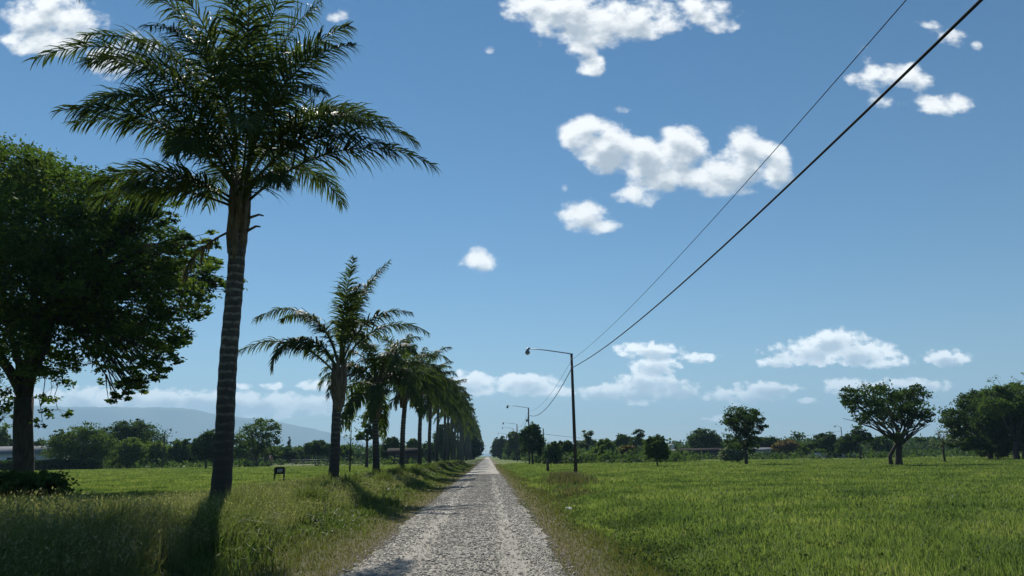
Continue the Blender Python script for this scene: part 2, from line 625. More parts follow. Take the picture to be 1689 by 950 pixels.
M['weed'] = foliage('broadleaf weeds', [(0.0, (0.035, 0.06, 0.02)), (0.5, (0.07, 0.105, 0.034)), (1.0, (0.15, 0.15, 0.06))], 0.4, 0.9, 0.08, 1.0)
M['redweed'] = foliage('reddish seeding weeds', [(0.0, (0.05, 0.075, 0.03)), (0.5, (0.10, 0.10, 0.05)), (1.0, (0.17, 0.14, 0.09))], 0.35, 0.7, 0.2, 1.0)
M['pole'] = surface('weathered dark timber', (0.035, 0.03, 0.027), (0.085, 0.07, 0.06), 5, 0.9, 0.4, (4, 4, 0.3))
M['steel'] = surface('grey galvanised steel', (0.16, 0.17, 0.18), (0.26, 0.27, 0.28), 6, 0.5, 0.1, metallic=0.6)
M['cable'] = surface('black cable sheath', (0.012, 0.012, 0.013), (0.03, 0.03, 0.032), 20, 0.9, 0.1, spec=0.1)
M['lens'] = surface('frosted lamp lens', (0.45, 0.45, 0.42), (0.6, 0.6, 0.56), 8, 0.3, 0.0)
M['white'] = surface('white painted render', (0.50, 0.50, 0.49), (0.68, 0.68, 0.66), 1.5, 0.8, 0.1)
M['greywall'] = surface('grey rendered wall', (0.28, 0.28, 0.28), (0.42, 0.42, 0.41), 1.5, 0.85, 0.1)
M['brick'] = surface('brown brick wall', (0.05, 0.036, 0.03), (0.09, 0.065, 0.052), 3, 0.9, 0.2)
M['roofgrey'] = surface('grey sheet roof', (0.13, 0.14, 0.15), (0.22, 0.235, 0.25), 2, 0.85, 0.1, spec=0.1)
M['roofbrown'] = surface('brown tile roof', (0.026, 0.022, 0.02), (0.045, 0.038, 0.034), 3, 0.95, 0.3, spec=0.05)
M['dark'] = surface('dark window glass', (0.01, 0.012, 0.015), (0.03, 0.034, 0.04), 2, 0.15, 0.0, spec=0.6)
M['mount'] = surface('forested mountain slope', (0.05, 0.075, 0.05), (0.09, 0.11, 0.07), 0.002, 0.95, 0.0)


# ---------------------------------------------------------------- ground, road, mountains
def sm(x, a, b):
    t = np.clip((np.asarray(x, float) - a) / (b - a), 0, 1)
    return t * t * (3 - 2 * t)


def terrain(x, y):
    x = np.asarray(x, float)
    y = np.asarray(y, float)
    near = 1 - sm(y, 250, 420)
    left = 0.28 * sm(-x, 2.6, 5.0) * (1 - 0.6 * sm(-x, 9, 20))
    ditch = -0.16 * np.exp(-((x - 2.9) / 0.55) ** 2) + 0.08 * sm(x, 3.2, 5)
    rough = 0.03 * (np.sin(x * 1.7 + y * 0.6) * np.sin(y * 0.9 - x * 0.4)) * sm(np.abs(x + 0.4), 1.9, 3.2)
    rough += 0.05 * np.sin(x * 0.23 + 1.0) * np.sin(y * 0.17 + 0.5) * sm(np.abs(x + 0.4), 2.2, 8)
    return (left + ditch + rough) * near


def build_ground():
    def axis(step0, n, lim, grow):
        v = [0.0]
        s = step0
        while v[-1] < lim:
            v.append(v[-1] + s)
            if len(v) > n:
                s *= grow
        return np.array(v)
    xp = axis(0.35, 60, 14000, 1.13)
    xs = np.concatenate([-xp[:0:-1], xp])
    yp = axis(0.6, 90, 14000, 1.10)
    yn = -axis(3, 8, 14000, 1.35)[:0:-1]
    ys = np.concatenate([yn, yp])
    X, Y = np.meshgrid(xs, ys)
    Z = terrain(X, Y)
    V = np.stack([X.ravel(), Y.ravel(), Z.ravel()], 1)
    nx, ny = len(xs), len(ys)
    i = np.arange(ny - 1)[:, None] * nx + np.arange(nx - 1)[None, :]
    i = i.ravel()
    mb = MB()
    mb.add(V, np.stack([i, i + 1, i + nx + 1, i + nx], 1))
    o = mb.build('ground', M['ground'], smooth=True)
    tag(o, kind='structure')


ROAD_L, ROAD_R = -1.98, 1.06


def build_road():
    r = rng(5)
    ys = np.concatenate([np.arange(-8, 60, 0.35), np.arange(60, 200, 1.5), np.arange(200, 900, 10)])
    wl = ROAD_L + 0.12 * np.sin(ys * 0.7) * np.sin(ys * 0.23 + 1) + r.normal(0, 0.05, len(ys))
    wr = ROAD_R + 0.12 * np.sin(ys * 0.53 + 2) * np.sin(ys * 0.31) + r.normal(0, 0.05, len(ys))
    cols = np.linspace(0, 1, 17)
    prof = 0.012 + 0.03 * np.sin(cols * math.pi) - 0.018 * np.exp(-((cols - 0.27) / 0.08) ** 2) - 0.018 * np.exp(-((cols - 0.75) / 0.08) ** 2)
    V = np.zeros((len(ys), len(cols), 3))
    V[:, :, 0] = wl[:, None] + (wr - wl)[:, None] * cols[None, :]
    V[:, :, 1] = ys[:, None]
    V[:, :, 2] = prof[None, :] + np.clip(r.normal(0, 0.0015, V.shape[:2]), -0.003, 0.003)
    n = len(cols)
    i = (np.arange(len(ys) - 1)[:, None] * n + np.arange(n - 1)[None, :]).ravel()
    mb = MB()
    mb.add(V.reshape(-1, 3), np.stack([i, i + 1, i + n + 1, i + n], 1))
    tag(mb.build('road', M['road'], smooth=True), kind='structure')
    # loose stones on and beside the gravel
    ico = np.array([(0, 0, 1), (0.894, 0, 0.447), (0.276, 0.851, 0.447), (-0.724, 0.526, 0.447), (-0.724, -0.526, 0.447), (0.276, -0.851, 0.447),
                    (0.724, 0.526, -0.447), (-0.276, 0.851, -0.447), (-0.894, 0, -0.447), (-0.276, -0.851, -0.447), (0.724, -0.526, -0.447), (0, 0, -1)], float)
    fa = np.array([(0, 1, 2), (0, 2, 3), (0, 3, 4), (0, 4, 5), (0, 5, 1), (1, 6, 2), (2, 7, 3), (3, 8, 4), (4, 9, 5), (5, 10, 1),
                   (6, 7, 2), (7, 8, 3), (8, 9, 4), (9, 10, 5), (10, 6, 1)])
    n = 70000
    yy = np.exp(r.uniform(math.log(7.5), math.log(70), n))
    xx = r.uniform(ROAD_L - 0.18, ROAD_R + 0.18, n)
    size = np.exp(r.normal(math.log(0.0085), 0.42, n)) * (0.75 + yy / 32)
    size = np.minimum(size, 0.034)
    ux = (xx - ROAD_L) / (ROAD_R - ROAD_L)
    track = np.exp(-((ux - 0.24) / 0.09) ** 2) + np.exp(-((ux - 0.77) / 0.09) ** 2)
    keep = r.random(n) < np.where((xx < ROAD_L) | (xx > ROAD_R), 0.35, 1.0 - 0.75 * track)
    xx, yy, size = xx[keep], yy[keep], size[keep]
    n = len(xx)
    V = ico[None] * (1 + r.normal(0, 0.22, (n, 12, 1)))
    V = V * np.stack([r.uniform(0.7, 1.5, n), r.uniform(0.7, 1.5, n), r.uniform(0.3, 0.6, n)], 1)[:, None, :]
    a = r.uniform(0, 6.28, n)
    ca, sa = np.cos(a)[:, None], np.sin(a)[:, None]
    V = np.stack([V[..., 0] * ca - V[..., 1] * sa, V[..., 0] * sa + V[..., 1] * ca, V[..., 2]], -1) * size[:, None, None]
    V[..., 0] += xx[:, None]
    V[..., 1] += yy[:, None]
    u = np.clip((xx - ROAD_L) / (ROAD_R - ROAD_L), 0, 1)
    V[..., 2] += (0.012 + 0.03 * np.sin(u * math.pi) + size * 0.15)[:, None]
    F = (np.arange(n)[:, None, None] * 12 + fa[None]).reshape(-1, 3)
    t = np.clip(r.normal(0.5, 0.17, n) - 0.14 * np.exp(-((u - 0.55) / 0.13) ** 2), 0, 1)
    t[r.random(n) < 0.03] = 0.0
    mb = MB()
    mb.add(V.reshape(-1, 3), F, np.repeat(t, 12))
    tag(mb.build('gravel', M['stone']), 'loose pale grey stones strewn over the gravel road', 'gravel', kind='stuff')


def build_mountains():
    r = rng(11)
    D = 9000.0
    prof = [(-500, 668), (-300, 660), (-100, 668), (60, 672), (150, 670), (240, 669), (300, 673), (350, 682), (400, 690), (440, 692), (465, 697), (500, 705), (545, 714),
            (600, 728), (660, 738), (720, 745), (800, 748), (900, 746), (1000, 744), (1300, 738), (1700, 731), (2100, 726)]
    px = np.array([p[0] for p in prof], float)
    x = np.array([at(p[0], p[1], D)[0] for p in prof])
    h = np.array([at(p[0], p[1], D)[2] for p in prof])
    xs = np.linspace(x[0], x[-1], 420)
    hh = np.interp(xs, x, h)
    for k in range(1, 7):
        hh = hh + hh * 0.022 / k * np.sin(xs / (900 / 1.9 ** k) + r.uniform(0, 6))
    rows = np.linspace(-1, 1, 41)
    V = np.zeros((len(rows), len(xs), 3))
    for j, q in enumerate(rows):
        fall = (1 - abs(q)) ** 1.15
        ridge = 1 + 0.35 * (1 - fall) * np.sin(xs / 190 + 2.0 * np.sin(xs / 510) + q * 3)
        V[j, :, 0] = xs
        V[j, :, 1] = D + q * 1500 + 60 * np.sin(xs / 300 + 5 * q)
        V[j, :, 2] = hh * fall * ridge + (-30 if abs(q) > 0.99 else 0)
    n = len(xs)
    i = (np.arange(len(rows) - 1)[:, None] * n + np.arange(n - 1)[None, :]).ravel()
    mb = MB()
    mb.add(V.reshape(-1, 3), np.stack([i, i + 1, i + n + 1, i + n], 1))
    tag(mb.build('mountains', M['mount'], smooth=True), kind='structure')
    return V[..., 2].max()


build_ground()
build_road()
MTOP = build_mountains()


def build_haze():
    m, nt, N, L, out = new_mat('thin summer haze')
    pv = N.new('ShaderNodeVolumePrincipled')
    pv.inputs['Color'].default_value = (0.45, 0.74, 1.0, 1)
    pv.inputs['Density'].default_value = 1.45e-4
    pv.inputs['Anisotropy'].default_value = 0.1
    L.new(pv.outputs[0], out.inputs['Volume'])
    mb = MB()
    top = MTOP + 40
    box(mb, (0, 0, (top - 31) / 2), (27000, 27000, top + 31))
    tag(mb.build('haze', m), 'thin pale blue haze in the air over the whole plain', 'haze', kind='stuff')


build_haze()


# ---------------------------------------------------------------- grass
def blades(mb, x, y, h, w, tb, tt, r, lean=0.5, seg=True):
    """tapered bent blades; tb / tt = tint at the base and at the tip"""
    n = len(x)
    z = terrain(x, y) - 0.01
    a = r.uniform(0, 2 * math.pi, n)
    b = r.uniform(0, 2 * math.pi, n)
    ln = np.abs(r.normal(0, lean, n)) * h
    dx, dy = np.cos(a) * ln, np.sin(a) * ln
    wx, wy = np.cos(b) * w / 2, np.sin(b) * w / 2
    P0 = np.stack([x, y, z], 1)
    Wv = np.stack([wx, wy, np.zeros(n)], 1)
    P1 = P0 + np.stack([dx * 0.3, dy * 0.3, h * 0.58], 1)
    hh = np.sqrt(np.maximum(h ** 2 - (ln * 0.6) ** 2, (h * 0.35) ** 2))
    P2 = P0 + np.stack([dx, dy, hh], 1)
    if seg:
        V = np.stack([P0 - Wv, P0 + Wv, P1 + Wv * 0.75, P1 - Wv * 0.75, P2], 1)
        t = np.stack([tb, tb, (tb + tt) / 2, (tb + tt) / 2, tt], 1)
        i = np.arange(n)[:, None] * 5
        base = mb.add(V.reshape(-1, 3), i + np.array([0, 1, 2, 3]), t.ravel())
        mb.more(base, i + np.array([3, 2, 4]))
    else:
        V = np.stack([P0 - Wv, P0 + Wv, P2], 1)
        t = np.stack([tb, tb, tt], 1)
        mb.add(V.reshape(-1, 3), np.arange(n)[:, None] * 3 + np.array([0, 1, 2]), t.ravel())


def patch(x, y, s, k=0.0):
    """cheap smooth patchiness in -1..1"""
    return (np.sin(x / s + k) * np.cos(y / (s * 1.3) - k * 2) + np.sin((x + y) / (s * 0.61) + 3 * k) * np.cos((x - 0.7 * y) / (s * 0.83) + k)) / 2


def build_grass():
    r = rng(21)
    n = 620000
    a0, a1 = 6.0 ** 0.3, 150.0 ** 0.3
    y = (a0 + r.random(n) * (a1 - a0)) ** (1 / 0.3)
    x = r.uniform(-1, 1, n) * (0.74 * y + 2.5)
    edge = 0.18 * np.sin(y * 0.9) + r.normal(0, 0.12, n)
    right = x > ROAD_R + edge * 0.7 - 0.02
    left = x < ROAD_L - edge * 0.7 + 0.02
    pk = patch(x, y, 2.2, 0.4)
    pf = patch(x, y, 0.55, 1.7)
    pb = patch(x, y, 7.0, 2.2)
    wmin = 0.0014 * y                           # a blade never gets thinner than about a pixel
    # right: dry verge, then meadow
    vedge = 2.75 + 0.55 * patch(x, y, 3.0, 0.9) + r.normal(0, 0.25, n)
    rv = right & (x < vedge)
    rf = right & ~rv
    # left: dry strip, tall seeding grass round the palms and in the near field, meadow beyond
    tl = -3.3 - 0.5 * patch(x, y, 2.5, 0.2) + r.normal(0, 0.25, n)
    lv = left & (x > tl)
    far_edge = 21.0 - 8.5 * np.exp(-((x + 11.5) / 4.5) ** 2) + 2.0 * pk + r.normal(0, 1.0, n)
    berm = (x > -8.6 + 0.7 * pk) & (y < 170)
    lt = left & ~lv & (berm | (y < far_edge))
    lf = left & ~lv & ~lt
    mb = MB()
    for msk, dh in ((rf, 0.0), (lf, 0.0)):
        idx = np.nonzero(msk)[0]
        X, Y = x[idx], y[idx]
        h = (0.125 + 0.045 * pk[idx] + 0.045 * pf[idx] + 0.03 * pb[idx]) * r.uniform(0.55, 1.35, len(idx)) + 0.02
        w = np.maximum(0.009 * r.uniform(0.7, 1.5, len(idx)), wmin[idx])
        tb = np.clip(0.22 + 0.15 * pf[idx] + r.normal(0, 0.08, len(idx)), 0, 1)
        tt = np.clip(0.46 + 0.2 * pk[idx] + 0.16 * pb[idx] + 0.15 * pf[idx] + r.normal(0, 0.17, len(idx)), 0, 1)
        tt[r.random(len(idx)) < 0.05] = 0.95
        dk = patch(X, Y, 1.3, 5.0) > 0.55
        tt[dk] *= 0.35
        h[dk] *= 1.25
        near = Y < 32
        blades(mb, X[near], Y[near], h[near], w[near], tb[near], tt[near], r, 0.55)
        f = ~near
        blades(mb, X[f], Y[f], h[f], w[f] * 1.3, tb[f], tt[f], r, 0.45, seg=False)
    tag(mb.build('meadow_grass', M['field']), 'short bright green grass covering the open fields', 'grass', kind='stuff')
    mb = MB()
    idx = np.nonzero(rv | lv)[0]
    X, Y = x[idx], y[idx]
    d_edge = np.minimum(np.abs(X - ROAD_R), np.abs(X - ROAD_L))
    h = (0.035 + 0.07 * sm(d_edge, 0.1, 1.6)) * r.uniform(0.5, 1.5, len(idx)) + 0.015
    w = np.maximum(0.006 * r.uniform(0.7, 1.4, len(idx)), wmin[idx])
    tb = np.clip(0.4 - 0.2 * sm(d_edge, 0.2, 1.8) + r.normal(0, 0.1, len(idx)), 0, 1)
    tt = np.clip(0.62 - 0.3 * sm(d_edge, 0.2, 1.8) + 0.2 * pf[idx] + r.normal(0, 0.14, len(idx)), 0, 1)
    blades(mb, X, Y, h, w, tb, tt, r, 0.8, seg=False)
    tag(mb.build('verge_grass', M['verge']), 'short dry olive grass along both road edges', 'grass', kind='stuff')
    mb = MB()
    idx = np.nonzero(lt)[0]
    X, Y = x[idx], y[idx]
    ramp_h = 0.35 + 0.65 * sm(-X, 3.2, 5.2)
    clump = np.clip(0.72 + 0.55 * patch(X, Y, 0.75, 0.7) + 0.4 * patch(X, Y, 0.32, 2.1) + 0.3 * pk[idx], 0.15, 1.7)
    far = 1 - 0.45 * sm(Y, 24, 60)
    h = 0.46 * ramp_h * clump * far * r.uniform(0.5, 1.25, len(idx)) * (1.6 - 0.6 * sm(Y, 11, 16)) + 0.05
    w = np.maximum(0.008 * r.uniform(0.7, 1.4, len(idx)), wmin[idx])
    green = sm(X, -6.5, -4.2)
    tb = np.clip(0.2 + r.normal(0, 0.1, len(idx)), 0, 1)
    tt = np.clip(0.52 - 0.22 * green + 0.22 * patch(X, Y, 0.6, 4.0) + r.normal(0, 0.2, len(idx)), 0, 1)
    blades(mb, X, Y, h, w * r.uniform(0.8, 1.8, len(idx)), tb, tt, r, 0.8)
    # lush mounds of long grass at the foot of the palms
    for k in range(9):
        yk = 19.2 + 14.2 * k
        for (ox, oy, s_, m) in ((1.5, -2.6, 0.75, 1500), (0.1, -0.5, 0.5, 700), (2.1, 2.0, 0.6, 800), (0.9, -5.2, 0.6, 800)):
            if k == 0 and ox < 1:
                continue
            X = -6.85 + ox + r.normal(0, s_ * 0.6, m)
            Y = yk + oy + r.normal(0, s_, m)
            q = np.exp(-(((X + 6.85 - ox) / (s_ * 0.9)) ** 2 + ((Y - yk - oy) / (s_ * 1.5)) ** 2))
            h = (0.25 + 0.55 * q) * r.uniform(0.6, 1.15, m)
            blades(mb, X, Y, h, np.maximum(0.012, 0.0014 * Y), np.full(m, 0.15), np.clip(r.normal(0.36, 0.14, m), 0, 1), r, 0.7)
    # seeding stalks
    ns = 60000
    Y = (a0 + r.random(ns) * (50 ** 0.3 - a0)) ** (1 / 0.3)
    X = -4.0 - r.random(ns) ** 1.2 * (0.74 * Y + 2.5 - 4.0).clip(0.2)
    ok = (Y < 21 - 8.5 * np.exp(-((X + 11.5) / 4.5) ** 2) + 1.5 * patch(X, Y, 2.2, 0.4)) | (X > -8)
    X, Y = X[ok], Y[ok]
    h = r.uniform(0.35, 0.68, len(X)) * (1.45 - 0.45 * sm(Y, 11, 16)) * (0.55 + 0.45 * sm(-X, 3.6, 5.5)) * (1 - 0.4 * sm(Y, 24, 60))
    w = np.maximum(0.006, 0.0008 * Y)
    blades(mb, X, Y, h, w, np.full(len(X), 0.45), np.clip(r.normal(0.75, 0.14, len(X)), 0, 1), r, 0.45)
    q = r.random(len(X)) < 0.3
    Xs, Ys, hs = np.repeat(X[q], 3), np.repeat(Y[q], 3), np.repeat(h[q], 3)
    C = np.stack([Xs + r.normal(0, 0.07, len(Xs)), Ys + r.normal(0, 0.07, len(Xs)), terrain(Xs, Ys) + hs * r.uniform(0.78, 1.0, len(Xs))], 1)
    leaf_quads(mb, C, np.maximum(0.05, 0.0022 * Ys), r, np.clip(r.normal(0.8, 0.14, len(Xs)), 0, 1), up=np.array([0, 0, 0.8]), aspect=0.3)
    tag(mb.build('tall_grass', M['tall']), 'tall pale seeding grass around the palms on the left', 'grass', kind='stuff')
    return r




def leaf_quads(mb, C, size, r, tint, up=None, aspect=0.5, flat=0.0):
    """diamond shaped leaves at C with random attitude"""
    n = len(C)
    d = r.normal(0, 1, (n, 3))
    if up is not None:
        d = d + up
    d[:, 2] *= (1 - flat)
    d /= np.linalg.norm(d, axis=1)[:, None] + 1e-9
    q = r.normal(0, 1, (n, 3))
    s = np.cross(d, q)
    s /= np.linalg.norm(s, axis=1)[:, None] + 1e-9
    L = (size * r.uniform(0.6, 1.4, n))[:, None]
    V = np.stack([C - d * L * 0.5, C + s * L * aspect * 0.5 - d * L * 0.05, C + d * L * 0.5, C - s * L * aspect * 0.5 - d * L * 0.05], 1)
    mb.add(V.reshape(-1, 3), np.arange(n)[:, None] * 4 + np.array([0, 1, 2, 3]), np.repeat(tint, 4))


def build_weeds():
    r = rng(33)
    mb = MB()
    # dark leafy weeds along the little ditch and here and there in the meadow
    spots = []
    for px, py, k, s in ((1045, 892, 14, 0.3), (1075, 903, 18, 0.4), (1100, 925, 20, 0.4), (1130, 945, 18, 0.35), (1035, 878, 14, 0.35), (1000, 852, 24, 0.8),
                         (985, 838, 20, 1.0), (965, 820, 26, 1.6), (1015, 862, 20, 0.5), (1030, 822, 14, 0.7)):
        d = pix_dir(px, py)
        Y = CAMZ / -d[2]
        for i in range(k):
            spots.append((d[0] * Y + r.normal(0, s), Y + r.normal(0, s * 1.5), r.uniform(0.10, 0.24)))
    for i in range(500):
        Y = (6.0 ** 0.3 + r.random() * (45 ** 0.3 - 6 ** 0.3)) ** (1 / 0.3)
        X = 3 + r.random() * (0.74 * Y + 1)
        spots.append((X, Y, r.uniform(0.05, 0.13)))
    for (X, Y, s) in spots:
        k = int(10 + s * 90)
        C = np.stack([X + r.normal(0, s * 0.55, k), Y + r.normal(0, s * 0.55, k), np.zeros(k)], 1)
        C[:, 2] = terrain(C[:, 0], C[:, 1]) + np.abs(r.normal(0.0, s * 0.65, k)) + 0.02
        leaf_quads(mb, C, max(0.055, 0.0018 * Y), r, np.clip(r.normal(0.4, 0.2, k), 0, 1), aspect=0.6)
    tag(mb.build('broadleaf_weeds', M['weed']), 'dark leafy weeds along the ditch and in the right field', 'weeds', kind='stuff')
    mb = MB()
    n = 3600
    Y = r.uniform(30, 64, n)
    X = 3.0 + 0.075 * (Y - 30) + r.normal(0, 0.55, n) + r.uniform(0, 0.9, n)
    keep = patch(X, Y, 1.4, 0.3) > -0.1
    X, Y = X[keep], Y[keep]
    n = len(X)
    h = r.uniform(0.2, 0.65, n) * np.exp(-((Y - 46) / 16) ** 2)
    blades(mb, X, Y, h, np.full(n, 0.05), np.full(n, 0.2), np.clip(r.normal(0.75, 0.2, n), 0, 1), r, 0.4)
    tag(mb.build('seeding_weeds', M['redweed']), 'tall reddish brown weeds beside the nearest lamp pole', 'weeds', kind='stuff')


build_grass()
build_weeds()


# ---------------------------------------------------------------- palms
def frond_mesh(L, e0, droop, ll, n, seed, plum=35, hang=0.5, wd=0.034, r0=0.035):
    """one feather leaf in the local xz plane, growing towards +x"""
    r = rng(seed)
    K = 22
    s = np.linspace(0, 1, K)
    e = R(e0) - R(droop) * s ** 1.35
    dx, dz = np.cos(e), np.sin(e)
    p = np.zeros((K, 3))
    p[1:, 0] = np.cumsum((dx[1:] + dx[:-1]) / 2) * L / (K - 1)
    p[1:, 2] = np.cumsum((dz[1:] + dz[:-1]) / 2) * L / (K - 1)
    p[:, 1] = 0.06 * L * r.uniform(-1, 1) * s ** 2
    mb = MB()
    tube(mb, p, r0 * (1 - 0.88 * s), 5, 0.75)
    t = np.sort(np.concatenate([r.uniform(0.14, 1.0, n), r.uniform(0.14, 1.0, n)]))
    side = np.where(np.arange(2 * n) % 2 == 0, 1.0, -1.0)
    ex = np.interp(t, s, e)
    T = np.stack([np.cos(ex), np.zeros(2 * n), np.sin(ex)], 1)
    Nn = np.stack([-np.sin(ex), np.zeros(2 * n), np.cos(ex)], 1)
    B = np.array([0, 1.0, 0])
    base = np.stack([np.interp(t, s, p[:, k]) for k in range(3)], 1)
    prof = np.clip((t - 0.10) / 0.2, 0.25, 1) * np.where(t > 0.5, 1 - 0.62 * ((t - 0.5) / 0.5) ** 1.5, 1)
    ln = ll * prof * r.uniform(0.8, 1.12, 2 * n)
    ang = R(66) - R(34) * t + r.normal(0, R(6), 2 * n)
    rot = r.uniform(-R(plum), R(plum), 2 * n) + R(12)
    S = B[None] * side[:, None] * np.cos(rot)[:, None] + Nn * np.sin(rot)[:, None]
    d = T * np.cos(ang)[:, None] + S * np.sin(ang)[:, None]
    g = np.array([0, 0, -1.0])
    w = T - d * np.sum(T * d, 1)[:, None]
    w /= np.linalg.norm(w, axis=1)[:, None] + 1e-9
    hg = hang * r.uniform(0.6, 1.5, 2 * n)
    pts = [base]
    dd = d
    for k in range(3):
        dd = dd + g[None] * (hg * (0.35 + 0.55 * k))[:, None]
        dd /= np.linalg.norm(dd, axis=1)[:, None]
        pts.append(pts[-1] + dd * (ln / 3)[:, None])
    ww = wd * (0.6 + 0.4 * prof)
    V = np.stack([pts[0] - w * (ww * 0.35)[:, None], pts[0] + w * (ww * 0.35)[:, None],
                  pts[1] - w * (ww * 0.5)[:, None], pts[1] + w * (ww * 0.5)[:, None],
                  pts[2] - w * (ww * 0.38)[:, None], pts[2] + w * (ww * 0.38)[:, None], pts[3]], 1)
    tint = np.clip(r.normal(0.42, 0.14, 2 * n), 0, 1)
    i = np.arange(2 * n)[:, None] * 7
    b0 = mb.add(V.reshape(-1, 3), np.concatenate([i + np.array([0, 1, 3, 2]), i + np.array([2, 3, 5, 4])]), np.repeat(tint, 7))
    mb.more(b0, i + np.array([4, 5, 6]))
    return mb


_fr_cache = {}


def frond(kind, parent=None):
    """object with a cached frond mesh; kind = parameter tuple"""
    if kind not in _fr_cache:
        L, e0, droop, ll, n, seed, plum, hang, wd, r0 = kind
        o = frond_mesh(L, e0, droop, ll, n, seed, plum, hang, wd, r0).build('frond', M['frond'])
        _fr_cache[kind] = o
        c = o
    else:
        c = _fr_cache[kind].copy()
        COL.objects.link(c)
    c.parent = parent
    return c


def dead_frond(root, az, z, L, seed, off=0.2, x=0.0):
    o = frond_mesh(L, -28, 58, 0.55, 44, seed, 30, 0.9, 0.05, 0.035).build('dead_frond', M['deadfrond'], root)
    o.location = (x + off * math.cos(az), off * math.sin(az), z)
    o.rotation_euler = (0, 0, az)


def palm_trunk(root, h, r0, r1, seed, lean=(0, 0)):
    r = rng(seed)
    mb = MB()
    zs = np.linspace(-0.3, h, int(h / 0.22) + 2)
    u = np.clip(zs / h, 0, 1)
    ring = 0.012 * (np.arange(len(zs)) % 2)
    rad = r0 + (r1 - r0) * u ** 0.8 + 0.06 * np.exp(-np.clip(zs, 0, None) / 0.35) + ring
    pts = np.stack([lean[0] * u ** 1.5 + 0.02 * np.sin(zs * 1.3), lean[1] * u ** 1.5, zs], 1)
    tube(mb, pts, rad, 18)
    mb.build('trunk', M['ptrunk'], root, smooth=True)


def palm_boots(root, z0, z1, rad, seed, lean=(0, 0)):
    """swollen head of old overlapping leaf bases"""
    r = rng(seed)
    mb = MB()
    H = z1 - z0
    n = 16
    for k in range(n):
        u = k / n
        a = k * 2.4 + r.uniform(-0.2, 0.2)
        zb = z0 + H * u * 0.75
        d = np.array([math.cos(a), math.sin(a), 0])
        rr = rad * (0.75 + 0.25 * math.sin(u * math.pi))
        p = [np.array([lean[0], lean[1], zb]) + d * rr * 0.72,
             np.array([lean[0], lean[1], zb + H * 0.22]) + d * rr * 1.0,
             np.array([lean[0], lean[1], zb + H * 0.5]) + d * rr * 1.08,
             np.array([lean[0], lean[1], zb + H * 0.68]) + d * rr * (1.15 + r.uniform(0, 0.15))]
        tube(mb, p, [rad * 0.38, rad * 0.42, rad * 0.25, rad * 0.1], 6)
    zs = np.linspace(z0 - 0.25, z1, 8)
    tube(mb, np.stack([np.full(8, lean[0]), np.full(8, lean[1]), zs], 1), rad * np.array([0.66, 0.85, 0.95, 0.95, 0.9, 0.8, 0.6, 0.3]), 12)
    mb.build('leaf_base', M['boot'], root, smooth=False)


def place_frond(root, kind, az, z, x=0.0, y=0.0, off=0.15, tilt=0.0, sc=1.0):
    o = frond(kind, root)
    o.location = (x + off * math.cos(az), y + off * math.sin(az), z)
    o.rotation_euler = (tilt, 0, az)
    o.scale = (sc, sc, sc)
    return o


PALM_GROUP = 'row of feather palms along the left road verge'


def foreground_palm():
    X, Y = at(364, 800, 19.2)[0], 19.2
    root = thing('palm_tree', 'nearest full palm with pale ringed trunk, its crown reaching the top of the photo', 'palm tree',
                 (X, Y, float(terrain(X, Y))), PALM_GROUP)
    zc = 8.0
    palm_trunk(root, 7.3, 0.235, 0.20, 1)
    palm_boots(root, 6.1, 8.3, 0.215, 2)
    spec = [  # azimuth (0 = right, 90 = away, 270 = towards the camera), start elevation, droop, length, start height
        (2, 62, 100, 5.3, 0.2), (-8, 42, 76, 5.4, -0.1), (12, 66, 92, 4.6, 0.6), (179, 66, 92, 7.3, 1.2), (172, 68, 70, 6.2, 1.4), (188, 50, 70, 4.5, 0.4),
        (158, 74, 56, 5.6, 1.1), (198, 30, 70, 3.4, 0.0), (186, 22, 52, 3.5, -0.2), (210, 50, 80, 4.6, 0.3), (228, 62, 98, 4.8, 0.7), (248, 48, 90, 4.6, 0.2),
        (262, 66, 104, 5.0, 0.9), (292, 42, 90, 4.2, 0.1), (312, 60, 104, 4.4, 0.6), (326, 70, 90, 4.8, 1.0), (340, 76, 70, 4.6, 1.2),
        (36, 68, 76, 4.8, 0.9), (62, 48, 84, 4.8, 0.3), (90, 58, 84, 5.0, 0.6), (118, 46, 80, 5.0, 0.2), (138, 60, 80, 5.0, 0.6),
        (255, 88, 50, 5.4, 1.6), (284, 82, 80, 5.4, 1.5), (240, 80, 78, 5.4, 1.4), (205, 82, 70, 5.6, 1.5), (320, 86, 54, 5.2, 1.6), (70, 82, 54, 5.2, 1.5), 
        (306, 24, 66, 2.8, -0.2), (232, 22, 64, 2.8, -0.2), (20, 86, 40, 5.2, 1.7), 
        (262, 40, 100, 3.6, 0.0), (200, 66, 110, 4.8, 0.6), (332, 56, 100, 4.4, 0.4), 
        (190, 72, 90, 5.0, 1.0), (350, 50, 96, 4.6, 0.3),
    ]
    for i, (az, e0, dr, L, z) in enumerate(spec):
        place_frond(root, (L, e0, dr, 1.02, 112, 100 + i, 38, 0.42, 0.044, 0.04), R(az), zc + z, off=0.2)
    dead_frond(root, R(186), 7.1, 1.7, 41)
    # stubs of cut leaf stalks
    for az, z in ((20, 7.5), (-10, 7.1)):
        mb = MB()
        a = R(az)
        tube(mb, [(0.25 * math.cos(a), 0.25 * math.sin(a), z), (0.5 * math.cos(a), 0.5 * math.sin(a), z + 0.12), (0.62 * math.cos(a), 0.62 * math.sin(a), z + 0.1)],
             [0.04, 0.03, 0.02], 6)
        mb.build('stalk_stub', M['boot'], root)


